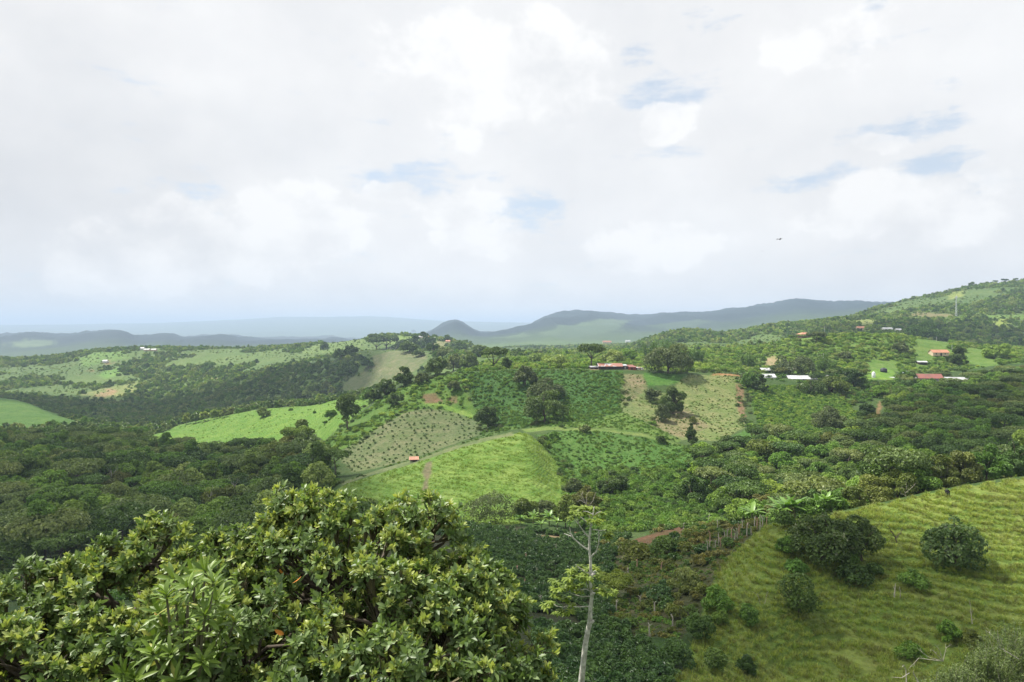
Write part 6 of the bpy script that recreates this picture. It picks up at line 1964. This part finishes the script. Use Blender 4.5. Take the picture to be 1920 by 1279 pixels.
def pole(u, v, hpx, lab, y=None):
    o, s = site('utility_pole', lab, 'pole', u, v, y, .3, .3)
    H = hpx * s
    link('pole_shaft', tube_mesh('pole_shaft', [([(0, 0, 0), (0, 0, H)], [.2, .13])], plain('concrete_pole', (.6, .6, .58)), 8), o)
    MB().box(-1.1, 1.1, -.09, .09, H * .9, H * .9 + .2).done('crossarm', WALL_G, o)


pole(1785, 657, 11, 'white utility pole behind the orange roofed house')
pole(1544, 672, 10, 'thin pale utility pole above the bamboo')
pole(1546, 622, 11, 'thin utility pole right of the gazebo', 900)
pole(1756, 640, 9, 'utility pole beside the large hilltop tree')


# ------------------------------------------------------------------ cow and birds
def skin_body(name, chain, radii, edges, mat, parent=None, lv=2, **kw):
    me = bpy.data.meshes.new(name)
    me.from_pydata(chain, edges, [])
    me.materials.append(mat)
    o = link(name, me, parent, **kw)
    o.modifiers.new('skin', 'SKIN')
    for v, r_ in zip(me.skin_vertices[0].data, radii):
        v.radius = r_
    me.skin_vertices[0].data[0].use_root = True
    sub = o.modifiers.new('sub', 'SUBSURF')
    sub.levels = sub.render_levels = lv
    return o


gc = ground_at(1777, 931)
pts = [(0, 0, 1.0), (0, .45, 1.02), (0, .85, 1.05), (0, 1.15, 1.02), (0, 1.38, .82), (0, 1.56, .58), (0, 1.70, .40),           # trunk, neck, head grazing
       (0, -.42, 1.02), (0, -.58, .98), (0, -.66, .72), (0, -.64, .42)]                                                     # rump, tail
rad = [(.36, .38), (.35, .40), (.32, .36), (.20, .26), (.15, .19), (.13, .14), (.08, .09), (.30, .32), (.10, .10), (.035, .035), (.045, .05)]
edges = [(0, 1), (1, 2), (2, 3), (3, 4), (4, 5), (5, 6), (0, 7), (7, 8), (8, 9), (9, 10)]
for sx in (-1, 1):
    for (at, yy, kn) in ((7, -.38, ((.20, -.36, .78), (.19, -.30, .56), (.19, -.46, .40), (.19, -.40, .04))), (2, .8, ((.18, .82, .76), (.18, .82, .55), (.18, .80, .34), (.18, .84, .04)))):
        prev = at
        for j, (x, y, z) in enumerate(kn):
            pts.append((sx * x, y, z))
            rad.append(((.17, .17), (.10, .11), (.065, .07), (.07, .07))[j])
            edges.append((prev, len(pts) - 1))
            prev = len(pts) - 1
    pts.append((sx * .20, 1.36, .92))
    rad.append((.05, .03))
    edges.append((4, len(pts) - 1))
cow = skin_body('cow', pts, rad, edges, plain('black_hide', (.016, .015, .015), .7, .25, var=.3, scale=3), label='black cow grazing with its back turned on the upper pasture', category='cow')
cow.location, cow.rotation_euler = (gc[0], gc[1], gc[2] + .0), (0, 0, R(-18))


def bird(u, v, y, lab, s=1.0, rz=0.0):
    p = world(u, v, y)
    root = bpy.data.objects.new('bird', None)
    COL.objects.link(root)
    root.location, root.scale, root.rotation_euler = p, (s, s, s), (R(8), R(-10), rz)
    root['label'], root['category'] = lab, 'bird'
    mat = plain('dark_feathers', (.03, .03, .035), .7)
    b = skin_body('body', [(0, 0, 0), (0, .16, .01), (0, .27, .03), (0, -.16, 0), (0, -.34, 0)], [(.07, .06), (.055, .05), (.035, .035), (.045, .035), (.06, .012)], [(0, 1), (1, 2), (0, 3), (3, 4)], mat, root, 1)
    for sx in (-1, 1):
        v_ = [(0, .13, .03), (.34, .2, .16), (.68, .05, .08), (.62, -.05, .07), (.34, -.05, .13), (0, -.12, .02)]
        vv = [(sx * x, y_, z) for x, y_, z in v_] + [(sx * x, y_, z - .015) for x, y_, z in v_]
        ff = [[0, 1, 4, 5], [1, 2, 3, 4], [11, 10, 7, 6], [10, 9, 8, 7]] + [[i, (i + 1) % 6, (i + 1) % 6 + 6, i + 6] for i in range(6)]
        me = bpy.data.meshes.new('wing')
        me.from_pydata(vv, [], ff)
        me.materials.append(mat)
        link('wing', me, root)


bird(1462, 449, 105, 'dark bird gliding with spread wings before the clouds', 1.0, R(25))
bird(1429, 471, 420, 'second bird, a far speck left below the gliding one', 1.0, R(-20))


# ------------------------------------------------------------------ air
def haze():
    m = bpy.data.materials.new('haze')
    m.use_nodes = True
    k = NT(m.node_tree)
    pv = k.n('ShaderNodeVolumePrincipled')
    pv.inputs['Density'].default_value = 1.0e-4
    pv.inputs['Density Attribute'].default_value = ''
    pv.inputs['Color'].default_value = (0.60, 0.77, 1.0, 1)
    pv.inputs['Color Attribute'].default_value = ''
    pv.inputs['Temperature Attribute'].default_value = ''
    pv.inputs['Anisotropy'].default_value = 0.1
    o = k.n('ShaderNodeOutputMaterial')
    k.t.links.new(pv.outputs[0], o.inputs['Volume'])
    b = MB().box(-100000, 100000, -300, 43000, -2500, 430)
    ob = b.done('haze', m, None, kind='stuff', label='pale blue haze over the far hills')
    return ob


haze()
